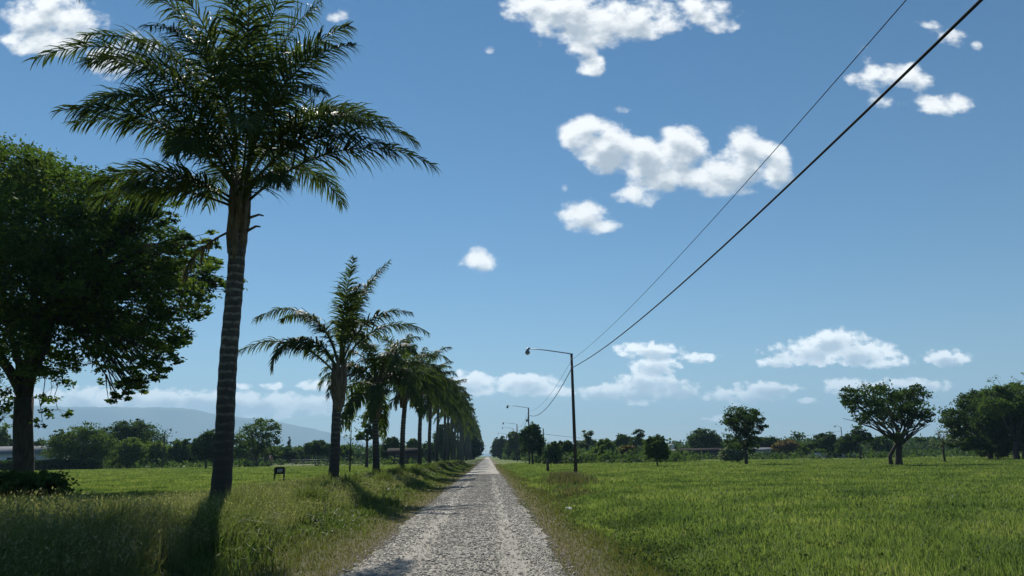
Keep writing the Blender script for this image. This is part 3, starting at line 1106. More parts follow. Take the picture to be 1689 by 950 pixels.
def second_palm():
    X, Y = at(549, 800, 33.4)[0], 33.4
    root = thing('palm_tree', 'second palm from the camera with a sparse open crown and swollen brown neck', 'palm tree',
                 (X, Y, float(terrain(X, Y))), PALM_GROUP)
    palm_trunk(root, 4.2, 0.22, 0.18, 3, (0.1, 0))
    palm_boots(root, 3.5, 5.1, 0.27, 4, (0.1, 0))
    spec = [(60, 80, 44, 5.0, 0.6), (285, 82, 46, 4.8, 0.6), (10, 84, 40, 4.9, 0.7), (172, 76, 118, 5.2, 0.6), (5, 64, 100, 4.6, 0.4), (184, 50, 98, 5.2, 0.0), (196, 66, 160, 3.9, 0.2), (222, 60, 136, 3.8, 0.3),
            (150, 74, 96, 4.4, 0.6), (300, 80, 74, 4.2, 0.6), (80, 70, 80, 4.4, 0.5), (350, 74, 92, 4.2, 0.5)]
    for i, (az, e0, dr, L, z) in enumerate(spec):
        place_frond(root, (L, e0, dr, 0.90, 96, 200 + i, 34, 0.5, 0.06, 0.05), R(az), 4.85 + z, 0.1, 0, 0.12)


def side_palm():
    """the palm left of the camera whose leaf tip hangs into the top left corner"""
    X, Y = -6.9, 5.0
    root = thing('palm_tree', 'palm out of frame on the left, one leaf tip hanging into the top left corner', 'palm tree',
                 (X, Y, float(terrain(X, Y))), PALM_GROUP)
    palm_trunk(root, 6.6, 0.25, 0.2, 5)
    palm_boots(root, 5.6, 7.6, 0.32, 6)
    for i in range(12):
        az = 80 + i * 29
        az = az if not (20 < az % 360 < 75 or az % 360 > 330 or az % 360 < 20) else az + 60
        place_frond(root, (4.2, 62, 92, 0.85, 80, 300 + i % 4, 36, 0.45, 0.04, 0.04), R(az), 7.3 + 0.1 * i, off=0.2)
    tip = at(14, 6, 8.0)
    d = tip - np.array([X, Y, 0])
    az = math.atan2(d[1], d[0])
    place_frond(root, (4.6, 48, 104, 0.8, 90, 310, 36, 0.5, 0.036, 0.04), az, 7.0, off=0.2)


ORD = ['zeroth', 'first', 'second', 'third', 'fourth', 'fifth', 'sixth', 'seventh', 'eighth', 'ninth', 'tenth', 'eleventh', 'twelfth', 'thirteenth', 'fourteenth',
       'fifteenth', 'sixteenth', 'seventeenth', 'eighteenth', 'nineteenth', 'twentieth', 'twenty-first', 'twenty-second', 'twenty-third', 'twenty-fourth', 'twenty-fifth',
       'twenty-sixth', 'twenty-seventh', 'twenty-eighth', 'twenty-ninth', 'thirtieth']


def row_palms():
    heights = {3: 5.5, 4: 6.9, 5: 7.9, 6: 8.7, 7: 9.4, 8: 10, 9: 10.4, 10: 10.8, 11: 11.4}
    extra = {3: 'leaning drooping crown over a dark trunk', 4: 'dense shaggy crown', 5: 'long outer leaves hanging to the right', 6: 'shaded trunk and full crown'}
    kinds = []
    for i in range(12):
        e0 = (84, 72, 62, 50, 38, 24, 6, 78, 66, 56, 30, -8)[i]
        dr = (84, 118, 134, 136, 126, 108, 84, 104, 126, 134, 116, 68)[i]
        kinds.append((4.5, e0, dr, 1.0, 66, 400 + i, 42, 0.6, 0.085, 0.05))
    n_frond = 25
    crown_proto = None
    for k in range(3, 29):
        r = rng(500 + k)
        Y = 33.4 + 14.2 * (k - 2)
        X = -6.85 + r.normal(0, 0.12)
        h = heights.get(k, 11.6 + r.normal(0, 0.4))
        if k in extra:
            lab = f'{ORD[k]} palm from the camera in the roadside row, {extra[k]}'
        else:
            lab = f'{ORD[k]} palm from the camera in the long row left of the road'
        root = thing('palm_tree', lab, 'palm tree', (X, Y, float(terrain(X, Y))), PALM_GROUP)
        palm_trunk(root, h - 0.6, 0.22, 0.17, 500 + k, (r.normal(0, 0.15), 0))
        if k <= 12:
            palm_boots(root, h - 1.5, h + 0.4, 0.27, 600 + k)
            for q in range(k % 3):
                dead_frond(root, r.uniform(0, 6.28), h - 0.1, r.uniform(1.8, 2.6), 43 + q)
            for i in range(n_frond):
                j = i % 12
                az = i * 2.39996 + k
                place_frond(root, kinds[j], az, h + 0.5 - 0.05 * j + r.uniform(-0.1, 0.1), off=0.12, sc=r.uniform(0.85, 1.15) * (1.1 if j in (5, 6, 10, 11) else 1.0))
        else:
            if crown_proto is None:
                mb = MB()
                for i in range(18):
                    j = i % 12
                    L, e0, dr, ll, n, seed, plum, hang, wd, r0 = kinds[j]
                    f = frond_mesh(L, e0, dr, ll * 1.05, 26, seed, plum, hang, 0.15, r0)
                    V = np.concatenate(f.V)
                    a = i * 2.39996
                    V = np.stack([V[:, 0] * math.cos(a) - V[:, 1] * math.sin(a), V[:, 0] * math.sin(a) + V[:, 1] * math.cos(a), V[:, 2]], 1)
                    b0 = mb.n
                    mb.V.append(V)
                    mb.A.append(np.concatenate(f.A))
                    mb.n += len(V)
                    mb.T += [q + b0 for q in f.T]
                    mb.Q += [q + b0 for q in f.Q]
                c = crown_proto = mb.build('crown', M['frond'])
            else:
                c = crown_proto.copy()
                COL.objects.link(c)
            c.parent = root
            c.location = (0, 0, h - 0.9)
            c.scale = (1.12, 1.12, 1.45)
            c.rotation_euler = (0, 0, r.uniform(0, 6.28))


foreground_palm()
second_palm()
side_palm()
row_palms()


# ---------------------------------------------------------------- trees
def crown_leaves(mb, clumps, per, r, leaf, sub=14, spread=0.34, aspect=0.5, flat=0.0, shell=0.55):
    """clumps = (centre, radii, weight): leaves gathered in twig clusters on each clump's shell; returns the twig centres"""
    tw = []
    for (c, rad, wgt) in clumps:
        c = np.asarray(c, float)
        rad = np.asarray(rad, float)
        ns = max(4, int(sub * wgt))
        d = r.normal(0, 1, (ns, 3))
        d /= np.linalg.norm(d, axis=1)[:, None]
        q = shell + (1 - shell) * r.random(ns) ** 0.6
        S = c + d * q[:, None] * rad
        m = max(3, int(per * wgt / ns))
        sp = spread * r.uniform(0.6, 1.4, ns)
        C = S[:, None, :] + r.normal(0, 1, (ns, m, 3)) * (sp[:, None] * rad[None])[:, None, :] * np.array([0.62, 0.62, 0.42])
        ti = np.clip(r.normal(0.45, 0.16, ns)[:, None] + r.normal(0, 0.1, (ns, m)), 0, 1)
        leaf_quads(mb, C.reshape(-1, 3), leaf, r, ti.ravel(), aspect=aspect, flat=flat)
        tw.append((c, S))
    return tw


def curve(p0, p1, up0, k=7, wob=0.0, r=None):
    """limb from p0 leaving in direction up0 and arriving at p1"""
    p0, p1, up0 = (np.asarray(v, float) for v in (p0, p1, up0))
    t = np.linspace(0, 1, k)[:, None]
    L = np.linalg.norm(p1 - p0)
    c = p0 + up0 * L * 0.45
    P = (1 - t) ** 2 * p0 + 2 * t * (1 - t) * c + t ** 2 * p1
    if r is not None and wob:
        P[1:-1] += r.normal(0, wob * L, (k - 2, 3))
    return P


def limbs(mb, fork, r0, clumps, tw, r, twigs=4):
    for (c, S) in tw:
        d = c - fork
        up = np.array([d[0], d[1], abs(d[2]) + 0.8 * np.linalg.norm(d[:2]) * 0.5])
        up /= np.linalg.norm(up) + 1e-9
        P = curve(fork, c, up, 8, 0.02, r)
        rr = r0 * (0.55 - 0.4 * np.linspace(0, 1, 8) ** 0.7)
        tube(mb, P, np.maximum(rr, 0.015), 6)
        for s in S[:twigs]:
            st = P[r.integers(4, 8)]
            tube(mb, curve(st, s, np.array([0, 0, 0.6]) + (s - st) / (np.linalg.norm(s - st) + 1e-9) * 0.5, 5), np.linspace(r0 * 0.13, r0 * 0.04, 5), 5)


def big_left_tree():
    r = rng(71)
    Y = 42.0
    X = at(36, 780, Y)[0]
    z0 = float(terrain(X, Y))
    root = thing('shade_tree', 'huge spreading shade tree filling the left edge, dark forked trunk in long grass', 'tree', (X, Y, z0))
    o = np.array([X, Y, z0])
    cl = []
    spec = [(-60, 300, 95), (20, 285, 62), (80, 300, 55), (125, 330, 62), (185, 335, 50), (215, 375, 52), (255, 410, 48), (300, 435, 42), (328, 465, 30), (285, 490, 46),
            (235, 470, 55), (170, 440, 70), (95, 400, 80), (15, 380, 85), (-80, 430, 105), (262, 545, 42), (225, 560, 46), (200, 612, 32), (208, 650, 17), (222, 628, 18), (195, 655, 16), (212, 642, 19), (244, 604, 24),
            (165, 545, 48), (105, 510, 58), (40, 490, 65), (-20, 540, 70), (75, 585, 42), (-160, 380, 110), (-170, 520, 90), (290, 590, 14), (130, 470, 60), (320, 505, 24)]
    for (px, py, q) in spec:
        reps = 2 if q > 34 else 1
        for k in range(reps):
            dep = Y + (0 if reps == 1 else (-1, 1)[k] * q * Y / F0 * r.uniform(0.7, 1.8)) + r.normal(0, 0.8)
            c = at(px, py, dep) - o
            rad = q * Y / F0
            cl.append((c, (rad * 1.1, rad * 1.1, rad * 0.85), (rad / 1.6) ** 2))
    cen = np.mean([c for (c, q, w) in cl], axis=0)
    for k in range(70):
        c, q, w = cl[r.integers(len(cl))]
        d = (c - cen) / (np.linalg.norm(c - cen) + 1e-6) + r.normal(0, 0.45, 3)
        d /= np.linalg.norm(d)
        rad = r.uniform(0.35, 0.85)
        cl.append((c + d * np.asarray(q) * r.uniform(0.8, 1.08), (rad * 1.3, rad * 1.3, rad * 0.7), 0.16 * rad / 0.6))
    mb = MB()
    tw = crown_leaves(mb, cl, 1250, r, 0.25, sub=34, spread=0.25, aspect=0.42, flat=0.35, shell=0.55)
    # thin drooping sprays low on both sides of the trunk
    sparse = []
    for (px, py, q) in [(85, 640, 26), (95, 675, 18), (70, 695, 12), (60, 615, 22), (10, 640, 34), (-10, 670, 26), (5, 690, 16), (100, 600, 22), (150, 600, 22)]:
        c = at(px, py, Y + r.normal(-1, 2.0)) - o
        rad = q * Y / F0
        sparse.append((c, (rad * 1.2, rad, rad), (rad / 1.2) ** 2))
    tw2 = crown_leaves(mb, sparse, 620, r, 0.20, sub=16, spread=0.3, aspect=0.5, flat=0.2)
    mb.build('crown', LEAF['big'], root)
    mb = MB()
    fork = at(40, 655, Y) - o
    tube(mb, [(0, 0, -0.4), (0, 0, 0.4), (0.02, 0, 1.5), (fork[0] * 0.7, 0, fork[2] * 0.7), fork], [0.75, 0.60, 0.50, 0.47, 0.46], 14)
    sc = []
    for (px, py, dy, rr) in [(85, 530, -1.0, 0.34), (20, 560, 1.0, 0.30), (-50, 520, -0.5, 0.30), (60, 470, 2.0, 0.26)]:
        e = at(px, py, Y + dy) - o
        P = curve(fork - np.array([0, 0, 0.3]), e, (0.25 * (px - 36) / 60, 0, 0.9), 9, 0.01, r)
        tube(mb, P, np.linspace(rr, rr * 0.62, 9), 9)
        sc.append((P, rr))
    ends = np.concatenate([S for (c, S) in tw])
    for (c, S) in tw2:
        st = ends[np.argmin(np.linalg.norm(ends - c, axis=1))]
        tube(mb, curve(st, c, np.array([0.3 * np.sign(c[0] - st[0]), 0, -0.2]), 6, 0.05, r), np.linspace(0.03, 0.012, 6), 4)
        for q in S[:5]:
            tube(mb, curve(c, q, np.array([0, 0, 0.2]), 4, 0.04, r), np.linspace(0.012, 0.006, 4), 4)
    for (c, S) in tw:
        P, rr = min(sc, key=lambda q: np.linalg.norm(q[0][-1] - c) + 0.2 * r.random())
        d = c - P[-1]
        Q = curve(P[-1], c, (P[-1] - P[-2]) / np.linalg.norm(P[-1] - P[-2]) * 0.6 + d / (np.linalg.norm(d) + 1e-9) * 0.4, 8, 0.025, r)
        tube(mb, Q, np.linspace(min(rr * 0.42, 0.02 + 0.012 * len(S)), 0.03, 8), 6)
        for s in S[:5]:
            st = Q[r.integers(3, 8)]
            tube(mb, curve(st, s, np.array([0, 0, 0.3]), 5, 0.03, r), np.linspace(0.05, 0.012, 5), 4)
    mb.build('trunk', M['bark'], root, smooth=True)


def flat_top_tree():
    r = rng(72)
    Y = 79.0
    X = at(1483, 768, Y)[0]
    root = thing('spreading_tree', 'lone umbrella shaped tree with bare lower limbs in the right field', 'tree', (X, Y, 0))
    o = np.array([X, Y, 0.0])
    spec = [(1400, 652, 14), (1412, 668, 13), (1420, 690, 10), (1432, 655, 20), (1440, 678, 16), (1460, 650, 18), (1465, 672, 22), (1490, 660, 20), (1488, 682, 18),
            (1510, 652, 16), (1514, 675, 18), (1528, 688, 10), (1450, 694, 10), (1478, 698, 10), (1505, 698, 9), (1425, 700, 6), (1520, 703, 6), (1396, 668, 7), (1478, 716, 9), (1508, 641, 8)]
    cl = []
    for (px, py, q) in spec:
        rad = q * Y / F0
        c = at(px, py, Y + r.normal(0, 1.6)) - o
        cl.append((c, (rad * 1.1, rad * 1.4, rad * 0.9), (rad / 1.0) ** 2))
    mb = MB()
    tw = crown_leaves(mb, cl, 720, r, 0.25, sub=18, spread=0.38, aspect=0.65)
    mb.build('crown', LEAF['dark'], root)
    mb = MB()
    fork = at(1484, 735, Y) - o
    tube(mb, [(0, 0, -0.2), (0, 0, 0.3), (0.05, 0, 1.0), fork], [0.52, 0.38, 0.32, 0.28], 12)
    tube(mb, [(-0.7, 0.2, -0.2), (-0.75, 0.2, 1.0), fork + np.array([-0.2, 0.1, 0.3])], [0.26, 0.2, 0.16], 8)
    limbs(mb, fork, 0.24, cl, tw, r, 5)
    for (px, py) in [(1538, 690), (1534, 700), (1390, 690)]:
        e = at(px, py, Y) - o
        tube(mb, curve(fork, e, (0.7 * np.sign(px - 1483), 0, 0.6), 8, 0.02, r), np.linspace(0.14, 0.02, 8), 5)
    mb.build('trunk', M['bark'], root, smooth=True)


def shaped_tree(name, label, base, Y, spec, leaf, fork_y, tr, per=700, low_limbs=5, seed=0, dz=1.6):
    """tree whose leaf clumps are given one by one (column, row, radius in reference pixels)"""
    r = rng(1200 + seed)
    X = at(base, 750, Y)[0]
    z0 = float(terrain(X, Y))
    root = thing(name, label, 'tree', (X, Y, z0))
    o = np.array([X, Y, z0])
    cl = []
    for (px, py, q) in spec:
        rad = q * Y / F0
        c = at(px, py, Y + r.normal(0, dz)) - o
        cl.append((c, (rad * 1.1, rad * 1.4, rad * 0.95), (rad / 1.1) ** 2))
    ls = max(0.2, 0.0026 * Y)
    mb = MB()
    tw = crown_leaves(mb, cl, per * (0.25 / ls) ** 2 * 1.2, r, ls, sub=16, spread=0.4, aspect=0.65)
    mb.build('crown', LEAF[leaf], root)
    mb = MB()
    fork = at(base, fork_y, Y) - o
    tube(mb, [(0, 0, -0.2), (0, 0, 0.25), (0.03, 0, 0.5 * fork[2]), fork], [tr * 1.5, tr * 1.1, tr, tr * 0.8], 10)
    limbs(mb, fork, tr * 0.8, cl, tw, r, low_limbs)
    mb.build('trunk', M['bark'], root, smooth=True)


_tree_i = [0]


def tree(name, label, px0, px1, ytop, Y, style='round', leaf='mid', cat='tree', group=None, ybase=None, trunk_px=None, gaps=0.0, bark='bark', low=None):
    """a tree between reference columns px0..px1 with its top at ytop, standing Y metres ahead"""
    _tree_i[0] += 1
    r = rng(900 + _tree_i[0])
    pc = (px0 + px1) / 2
    X = at(trunk_px or pc, 745, Y)[0]
    root = thing(name, label, cat, (X, Y, float(terrain(X, Y))), group)
    Wd = (px1 - px0) / F0 * Y
    H = at(pc, ytop, Y)[2]
    cx = at(pc, 745, Y)[0] - X
    ls = max(0.16, 0.0024 * Y)
    cl = []
    if style == 'round':        # dense dome nearly to the ground
        cb = 0.06 * H if low is None else low * H
        hz = (H - cb) / 2
        n = 17
        for k in range(n):
            a = k * 2.39996 + r.uniform(-0.5, 0.5)
            sz = 1 - 2 * (k + 0.5) / n
            sz = 0.15 + 0.85 * sz if sz > -0.5 else sz
            e = math.sqrt(max(0, 1 - sz * sz)) if sz > -0.3 else 0.85
            rad = r.uniform(0.11, 0.22)
            ja = r.uniform(0.24, 0.40)
            cl.append(((cx + math.cos(a) * e * ja * Wd, math.sin(a) * e * ja * Wd, cb + hz + sz * hz * 0.68 * r.uniform(0.78, 1.14)),
                       (rad * Wd, rad * Wd, rad * 2.0 * hz), 1.0))
        for q in (-0.34, 0.34):
            cl.append(((cx + q * Wd, 0, cb + 0.75 * hz), (0.17 * Wd, 0.2 * Wd, 0.5 * hz), 1.0))
        cl.append(((cx, 0, cb + hz), (0.3 * Wd, 0.3 * Wd, 0.6 * hz), 1.0))
        for q in range(7):
            a = r.uniform(0, 6.28)
            el = r.uniform(0.0, 1.3)
            cl.append(((cx + math.cos(a) * math.cos(el) * 0.47 * Wd, math.sin(a) * math.cos(el) * 0.47 * Wd, cb + hz + math.sin(el) * 0.92 * hz), (0.07 * Wd, 0.07 * Wd, 0.14 * hz), 0.18))
    elif style == 'open':       # clear trunk, separate clumps with sky between
        cb = 0.36 * H if low is None else low * H
        for k in range(10):
            a = k * 2.4 + r.uniform(-0.4, 0.4)
            u = math.sqrt((k + 0.5) / 10) * 0.74
            z = cb + (H - cb) * (0.2 + 0.62 * (1 - u * 0.6) * r.uniform(0.6, 1.1))
            rad = r.uniform(0.13, 0.21)
            cl.append(((cx + math.cos(a) * u * Wd / 2, math.sin(a) * u * Wd / 2, z), (rad * Wd, rad * Wd, rad * Wd * 0.7), 0.8))
        cl.append(((cx + 0.03 * Wd, 0, H - 0.15 * (H - cb)), (0.26 * Wd, 0.24 * Wd, 0.15 * (H - cb)), 1.0))
        cl.append(((cx - 0.36 * Wd, 0, cb + 0.45 * (H - cb)), (0.14 * Wd, 0.14 * Wd, 0.13 * Wd), 0.7))
        cl.append(((cx + 0.37 * Wd, 0, cb + 0.52 * (H - cb)), (0.13 * Wd, 0.14 * Wd, 0.13 * Wd), 0.7))
    elif style == 'spire':
        for k in range(7):
            u = k / 6
            cl.append(((cx, 0, H * (0.15 + 0.8 * u)), (Wd / 2 * (1 - 0.8 * u), Wd / 2 * (1 - 0.8 * u), H * 0.09), 0.5))
    elif style == 'sapling':
        for k in range(9):
            u = k / 8
            cl.append(((cx + r.normal(0, 0.22 * Wd), r.normal(0, 0.2 * Wd), H * (0.35 + 0.6 * u)), (0.24 * Wd, 0.24 * Wd, 0.07 * H), 0.22))
    elif style == 'bare':
        for k in range(12):
            a = r.uniform(0, 6.28)
            u = r.uniform(0.3, 0.9)
            cl.append(((cx + math.cos(a) * u * Wd / 2, math.sin(a) * u * Wd / 2, H * r.uniform(0.45, 0.95)), (0.14 * Wd, 0.14 * Wd, 0.09 * H), 0.3))
    elif style == 'tuft':
        cl.append(((cx, 0, H * 0.9), (Wd / 2, Wd / 2, H * 0.12), 0.8))
        cl.append(((cx - 0.1 * Wd, 0, H * 0.8), (Wd * 0.4, Wd * 0.4, H * 0.10), 0.5))
    dens = {'round': 900, 'open': 760, 'spire': 300, 'sapling': 180, 'bare': 110, 'tuft': 500}[style]
    dens = int(dens * np.clip((Wd * H) / (ls * ls) / 900, 0.55, 3.0))
    mb = MB()
    tw = crown_leaves(mb, cl, dens, r, ls, sub=14, spread=0.42 if style == 'round' else 0.36, aspect=0.6)
    mb.build('crown', LEAF[leaf], root)
    mb = MB()
    fz = max(0.14 * H, min(c[0][2] for c in cl) * 0.85)
    tr = np.clip(0.026 * H, 0.05, 0.4) * (0.6 if style in ('sapling', 'spire', 'tuft') else 1)
    fork = np.array([cx * 0.4, 0, fz])
    if style in ('spire', 'sapling', 'tuft'):
        tube(mb, [(0, 0, -0.1), (cx * 0.3, 0, H * 0.5), (cx, 0, H * 0.9)], [tr, tr * 0.7, tr * 0.3], 7)
    else:
        tube(mb, [(0, 0, -0.1), (0.02, 0, 0.15 * fz), (cx * 0.2, 0, 0.6 * fz), fork], [tr * 1.5, tr * 1.1, tr, tr * 0.85], 9)
        limbs(mb, fork, tr, cl, tw, r, 3 if style != 'bare' else 9)
    mb.build('trunk', M[bark], root, smooth=True)
    return root


def all_trees():
    T = tree
    # ---- left field
    T('round_tree', 'rounded green treetop above the pale house at the left edge', -30, 14, 706, 185, 'round', 'mid')
    T('small_tree', 'small dark tree just right of the huge tree trunk, above a white eave', 46, 78, 728, 180, 'round', 'dark')
    T('round_tree', 'broad dome shaped tree standing behind the low dark hedge', 82, 188, 703, 152, 'round', 'mid', low=0.03)
    T('domed_tree', 'tall blue green domed tree rising behind the broad dome shaped one', 164, 266, 692, 182, 'round', 'dark', low=0.05)
    T('leafy_tree', 'pale bushy tree at the foot of the tall blue green dome', 182, 240, 722, 160, 'round', 'light', low=0.03)
    T('leafy_tree', 'bushy tree just left of the slim distant lamp post on the left', 228, 276, 726, 166, 'round', 'light', low=0.03)
    T('leafy_tree', 'low bushy tree just right of the slim distant lamp post on the left', 274, 326, 724, 170, 'round', 'mid', low=0.03)
    T('dark_tree', 'dark upright tree touching the left side of the nearest palm trunk', 316, 366, 711, 140, 'round', 'dark', low=0.1)
    T('low_tree', 'low dark tree between the see-through tree and the pointed conifer', 446, 490, 736, 205, 'round', 'dark')
    T('conifer', 'small twin pointed conifer on the skyline left of the second palm', 468, 484, 724, 230, 'spire', 'dark')
    T('low_tree', 'low tree behind the wire fence right of the pointed conifer', 480, 512, 738, 215, 'round', 'mid')
    T('round_tree', 'compact round tree on two stems left of the second palm trunk', 503, 547, 727, 168, 'round', 'dark', low=0.3)
    T('sapling', 'thin straight sapling in the grass just right of the second palm', 564, 592, 690, 74, 'sapling', 'mid')
    T('dark_tree', 'ragged dark tree between the second and third palms', 586, 624, 682, 115, 'open', 'dark', low=0.2)
    T('low_tree', 'low tree seen past the sapling and the second palm', 552, 584, 734, 200, 'round', 'mid')
    T('low_tree', 'bushy tree seen between the third and fourth palms', 628, 664, 722, 185, 'round', 'dark')
    T('low_tree', 'bushy tree seen between the fourth and fifth palms', 668, 694, 724, 210, 'round', 'mid')
    T('low_tree', 'dark bush behind the trunks of the fifth and sixth palms', 694, 722, 730, 240, 'round', 'dark')
    T('dark_tree', 'dark tree behind the far part of the palm row, nearer of two', 716, 752, 700, 235, 'round', 'dark')
    T('dark_tree', 'dark tree closing the far end of the palm row', 752, 797, 716, 330, 'round', 'dark')
    T('bush', 'bush added for the dark shadow on long grass at the huge left tree', -30, 106, 780, 33.0, 'round', 'mid', cat='bush', low=0.0)  # added bush, stands in for the tree's shadow over the grass mound
    # ---- along the right side of the road
    T('far_tree', 'dark tree where the road meets the horizon, first right of it', 811, 842, 720, 330, 'round', 'dark', low=0.03)
    T('far_tree', 'dark wide tree behind the farther lamp poles', 832, 872, 713, 255, 'round', 'dark', low=0.05)
    T('roadside_tree', 'tall dark tree right behind the second lamp pole', 858, 898, 699, 132, 'round', 'dark', low=0.18)
    T('shrub', 'rounded shrub left of the nearest lamp pole', 900, 926, 729, 126, 'round', 'mid', cat='shrub', low=0.02)
    T('shrub', 'dark shrub touching the left side of the nearest lamp pole', 918, 950, 726, 138, 'round', 'dark', cat='shrub', low=0.02)
    T('feathery_tree', 'pale feathery grey green tree just right of the nearest lamp pole', 952, 984, 708, 150, 'open', 'grey', low=0.12)
    T('round_tree', 'light green round headed tree right of the feathery grey one', 980, 1018, 725, 142, 'round', 'light', low=0.05)
    T('crested_tree', 'dark tree with a raised crest behind the rust tinted little tree', 1012, 1048, 718, 205, 'round', 'dark', low=0.05)
    T('crested_tree', 'taller dark tree with grey green side, left of the leaning bushy tree', 1036, 1072, 709, 190, 'open', 'dark', low=0.08)
    T('small_tree', 'little rust tinted tree in front of the dark crested trees', 1022, 1052, 735, 135, 'open', 'rust', low=0.35)
    T('bushy_tree', 'bushy small tree alone in the field left of the white water tank', 1062, 1104, 719, 93, 'round', 'mid', low=0.12)
    T('low_tree', 'tiny dark tree beside the white water tank', 1094, 1122, 736, 235, 'round', 'dark')
    T('domed_tree', 'dark domed tree over the long low brown house', 1134, 1194, 706, 200, 'round', 'dark', low=0.15)
    T('bushy_tree', 'grey green bush below the tall tree, right of the long brown house', 1188, 1228, 734, 122, 'round', 'grey', low=0.0)
    T('low_tree', 'dark tree behind the small white house', 1240, 1290, 721, 215, 'round', 'dark', low=0.1)
    T('low_tree', 'brownish tree right of the small white house', 1276, 1316, 726, 190, 'round', 'rust', low=0.1)
    T('tufted_tree', 'slim tree with a small top tuft standing above the brownish tree', 1306, 1330, 713, 180, 'tuft', 'dark')
    T('low_tree', 'mid green tree right of the tufted slim one', 1316, 1348, 730, 190, 'round', 'mid', low=0.1)
    T('sapling', 'young sapling in front of the tufted slim tree', 1316, 1334, 736, 98, 'sapling', 'mid')
    T('round_tree', 'dense round tree just left of the far right lamp post', 1344, 1386, 715, 178, 'round', 'dark', low=0.15)
    T('round_tree', 'dark tree just right of the far right lamp post', 1380, 1416, 722, 165, 'round', 'dark', low=0.15)
    T('ragged_tree', 'ragged tree with a side tuft left of the umbrella shaped tree', 1394, 1442, 703, 135, 'open', 'dark', low=0.25)
    T('low_tree', 'light green tree behind the umbrella shaped tree trunk', 1436, 1472, 720, 190, 'round', 'mid', low=0.05)
    T('tufted_tree', 'slim tufted tree just right of the umbrella shaped tree', 1510, 1530, 721, 185, 'tuft', 'dark')
    T('bare_tree', 'thin half bare grey tree between the umbrella tree and the dense right group', 1528, 1584, 702, 88, 'bare', 'grey', low=0.3)
    T('twiggy_tree', 'sparse feathery treetop rising above the right edge group', 1650, 1730, 604, 128, 'bare', 'mid')


def more_trees():
    shaped_tree('open_tree', 'tall tree with sky showing through its crown, right of the nearest palm', 422, 155,
                [(430, 702, 11), (445, 700, 9), (455, 709, 7), (415, 710, 11), (440, 715, 9), (404, 722, 13), (425, 726, 13), (448, 729, 10), (394, 736, 12), (415, 740, 13),
                 (438, 742, 11), (455, 744, 8), (388, 748, 9), (402, 752, 9)], 'mid', 750, 0.3, seed=1)
    shaped_tree('tall_tree', 'tall slim tree with layered crown alone in the middle of the right field', 1230, 95,
                [(1214, 686, 16), (1232, 681, 14), (1204, 700, 13), (1224, 698, 16), (1250, 689, 11), (1255, 703, 9), (1240, 711, 12), (1212, 716, 12), (1225, 726, 14),
                 (1246, 729, 10), (1205, 730, 9), (1232, 741, 9), (1200, 689, 9), (1241, 695, 10)], 'dark', 744, 0.2, seed=2)
    shaped_tree('dense_tree', 'dense dark spreading tree of the right edge group, deep shade at its foot', 1633, 112,
                [(1570, 690, 15), (1580, 706, 13), (1597, 665, 15), (1604, 690, 19), (1614, 656, 14), (1625, 680, 19), (1640, 700, 19), (1610, 716, 15), (1630, 721, 17),
                 (1650, 726, 15), (1600, 735, 11), (1645, 741, 13), (1622, 742, 11), (1660, 700, 15), (1588, 720, 10), (1570, 728, 9), (1612, 732, 12)], 'dark', 742, 0.4, 1700, seed=3, dz=2.2)
    shaped_tree('dense_tree', 'yellow green broad tree cut by the right edge of the photo', 1676, 104,
                [(1640, 652, 15), (1660, 647, 15), (1682, 647, 17), (1642, 672, 17), (1662, 668, 19), (1686, 668, 19), (1706, 660, 21), (1652, 690, 13), (1682, 695, 15),
                 (1702, 700, 19), (1716, 690, 21), (1690, 725, 15), (1712, 735, 17), (1692, 745, 11), (1730, 670, 22), (1740, 710, 22)], 'mid', 728, 0.4, 1500, seed=4, dz=2.2)


def far_wood():
    """dark belt of distant trees that closes the plain all round"""
    r = rng(81)
    mb = MB()
    n = 760
    ls = 1.15
    for k in range(n):
        Y = r.uniform(250, 420)
        px = r.uniform(-150, 1850)
        X = at(px, 745, Y)[0]
        if -14 < X < 9:
            continue
        h = r.uniform(3.2, 6.0) * Y / 280
        w = r.uniform(6, 15)
        m = 200
        d = r.normal(0, 1, (m, 3))
        d /= np.linalg.norm(d, axis=1)[:, None]
        C = np.stack([X + d[:, 0] * w / 2, Y + d[:, 1] * w / 2, h * 0.45 + d[:, 2] * h * 0.52], 1) + r.normal(0, 0.5, (m, 3))
        leaf_quads(mb, C, ls, r, np.clip(r.normal(r.uniform(0.3, 0.6), 0.12, m), 0, 1), aspect=0.7)
    for k in range(420):
        Y = r.uniform(150, 250)
        px = r.uniform(-150, 1850)
        if k > 330:
            px, Y = r.uniform(885, 1125), r.uniform(128, 175)
        X = at(px, 745, Y)[0]
        if -16 < X < 11:
            continue
        h = r.uniform(0.7, 2.0) * (1.5 if k > 330 else 1.0)
        w = r.uniform(3, 9)
        m = 90
        d = r.normal(0, 1, (m, 3))
        d /= np.linalg.norm(d, axis=1)[:, None]
        C = np.stack([X + d[:, 0] * w / 2, Y + d[:, 1] * w / 2, np.abs(h * 0.4 + d[:, 2] * h * 0.6)], 1) + r.normal(0, 0.15, (m, 3))
        leaf_quads(mb, C, 0.6, r, np.clip(r.normal(r.uniform(0.4, 0.8), 0.12, m), 0, 1), aspect=0.7)
    tag(mb.build('far_wood', LEAF['dark']), 'dark belt of distant trees and scrub along the whole horizon', 'trees', kind='stuff')


big_left_tree()
flat_top_tree()
all_trees()
more_trees()
far_wood()


# ---------------------------------------------------------------- lamp poles, cables
POLE_X = None


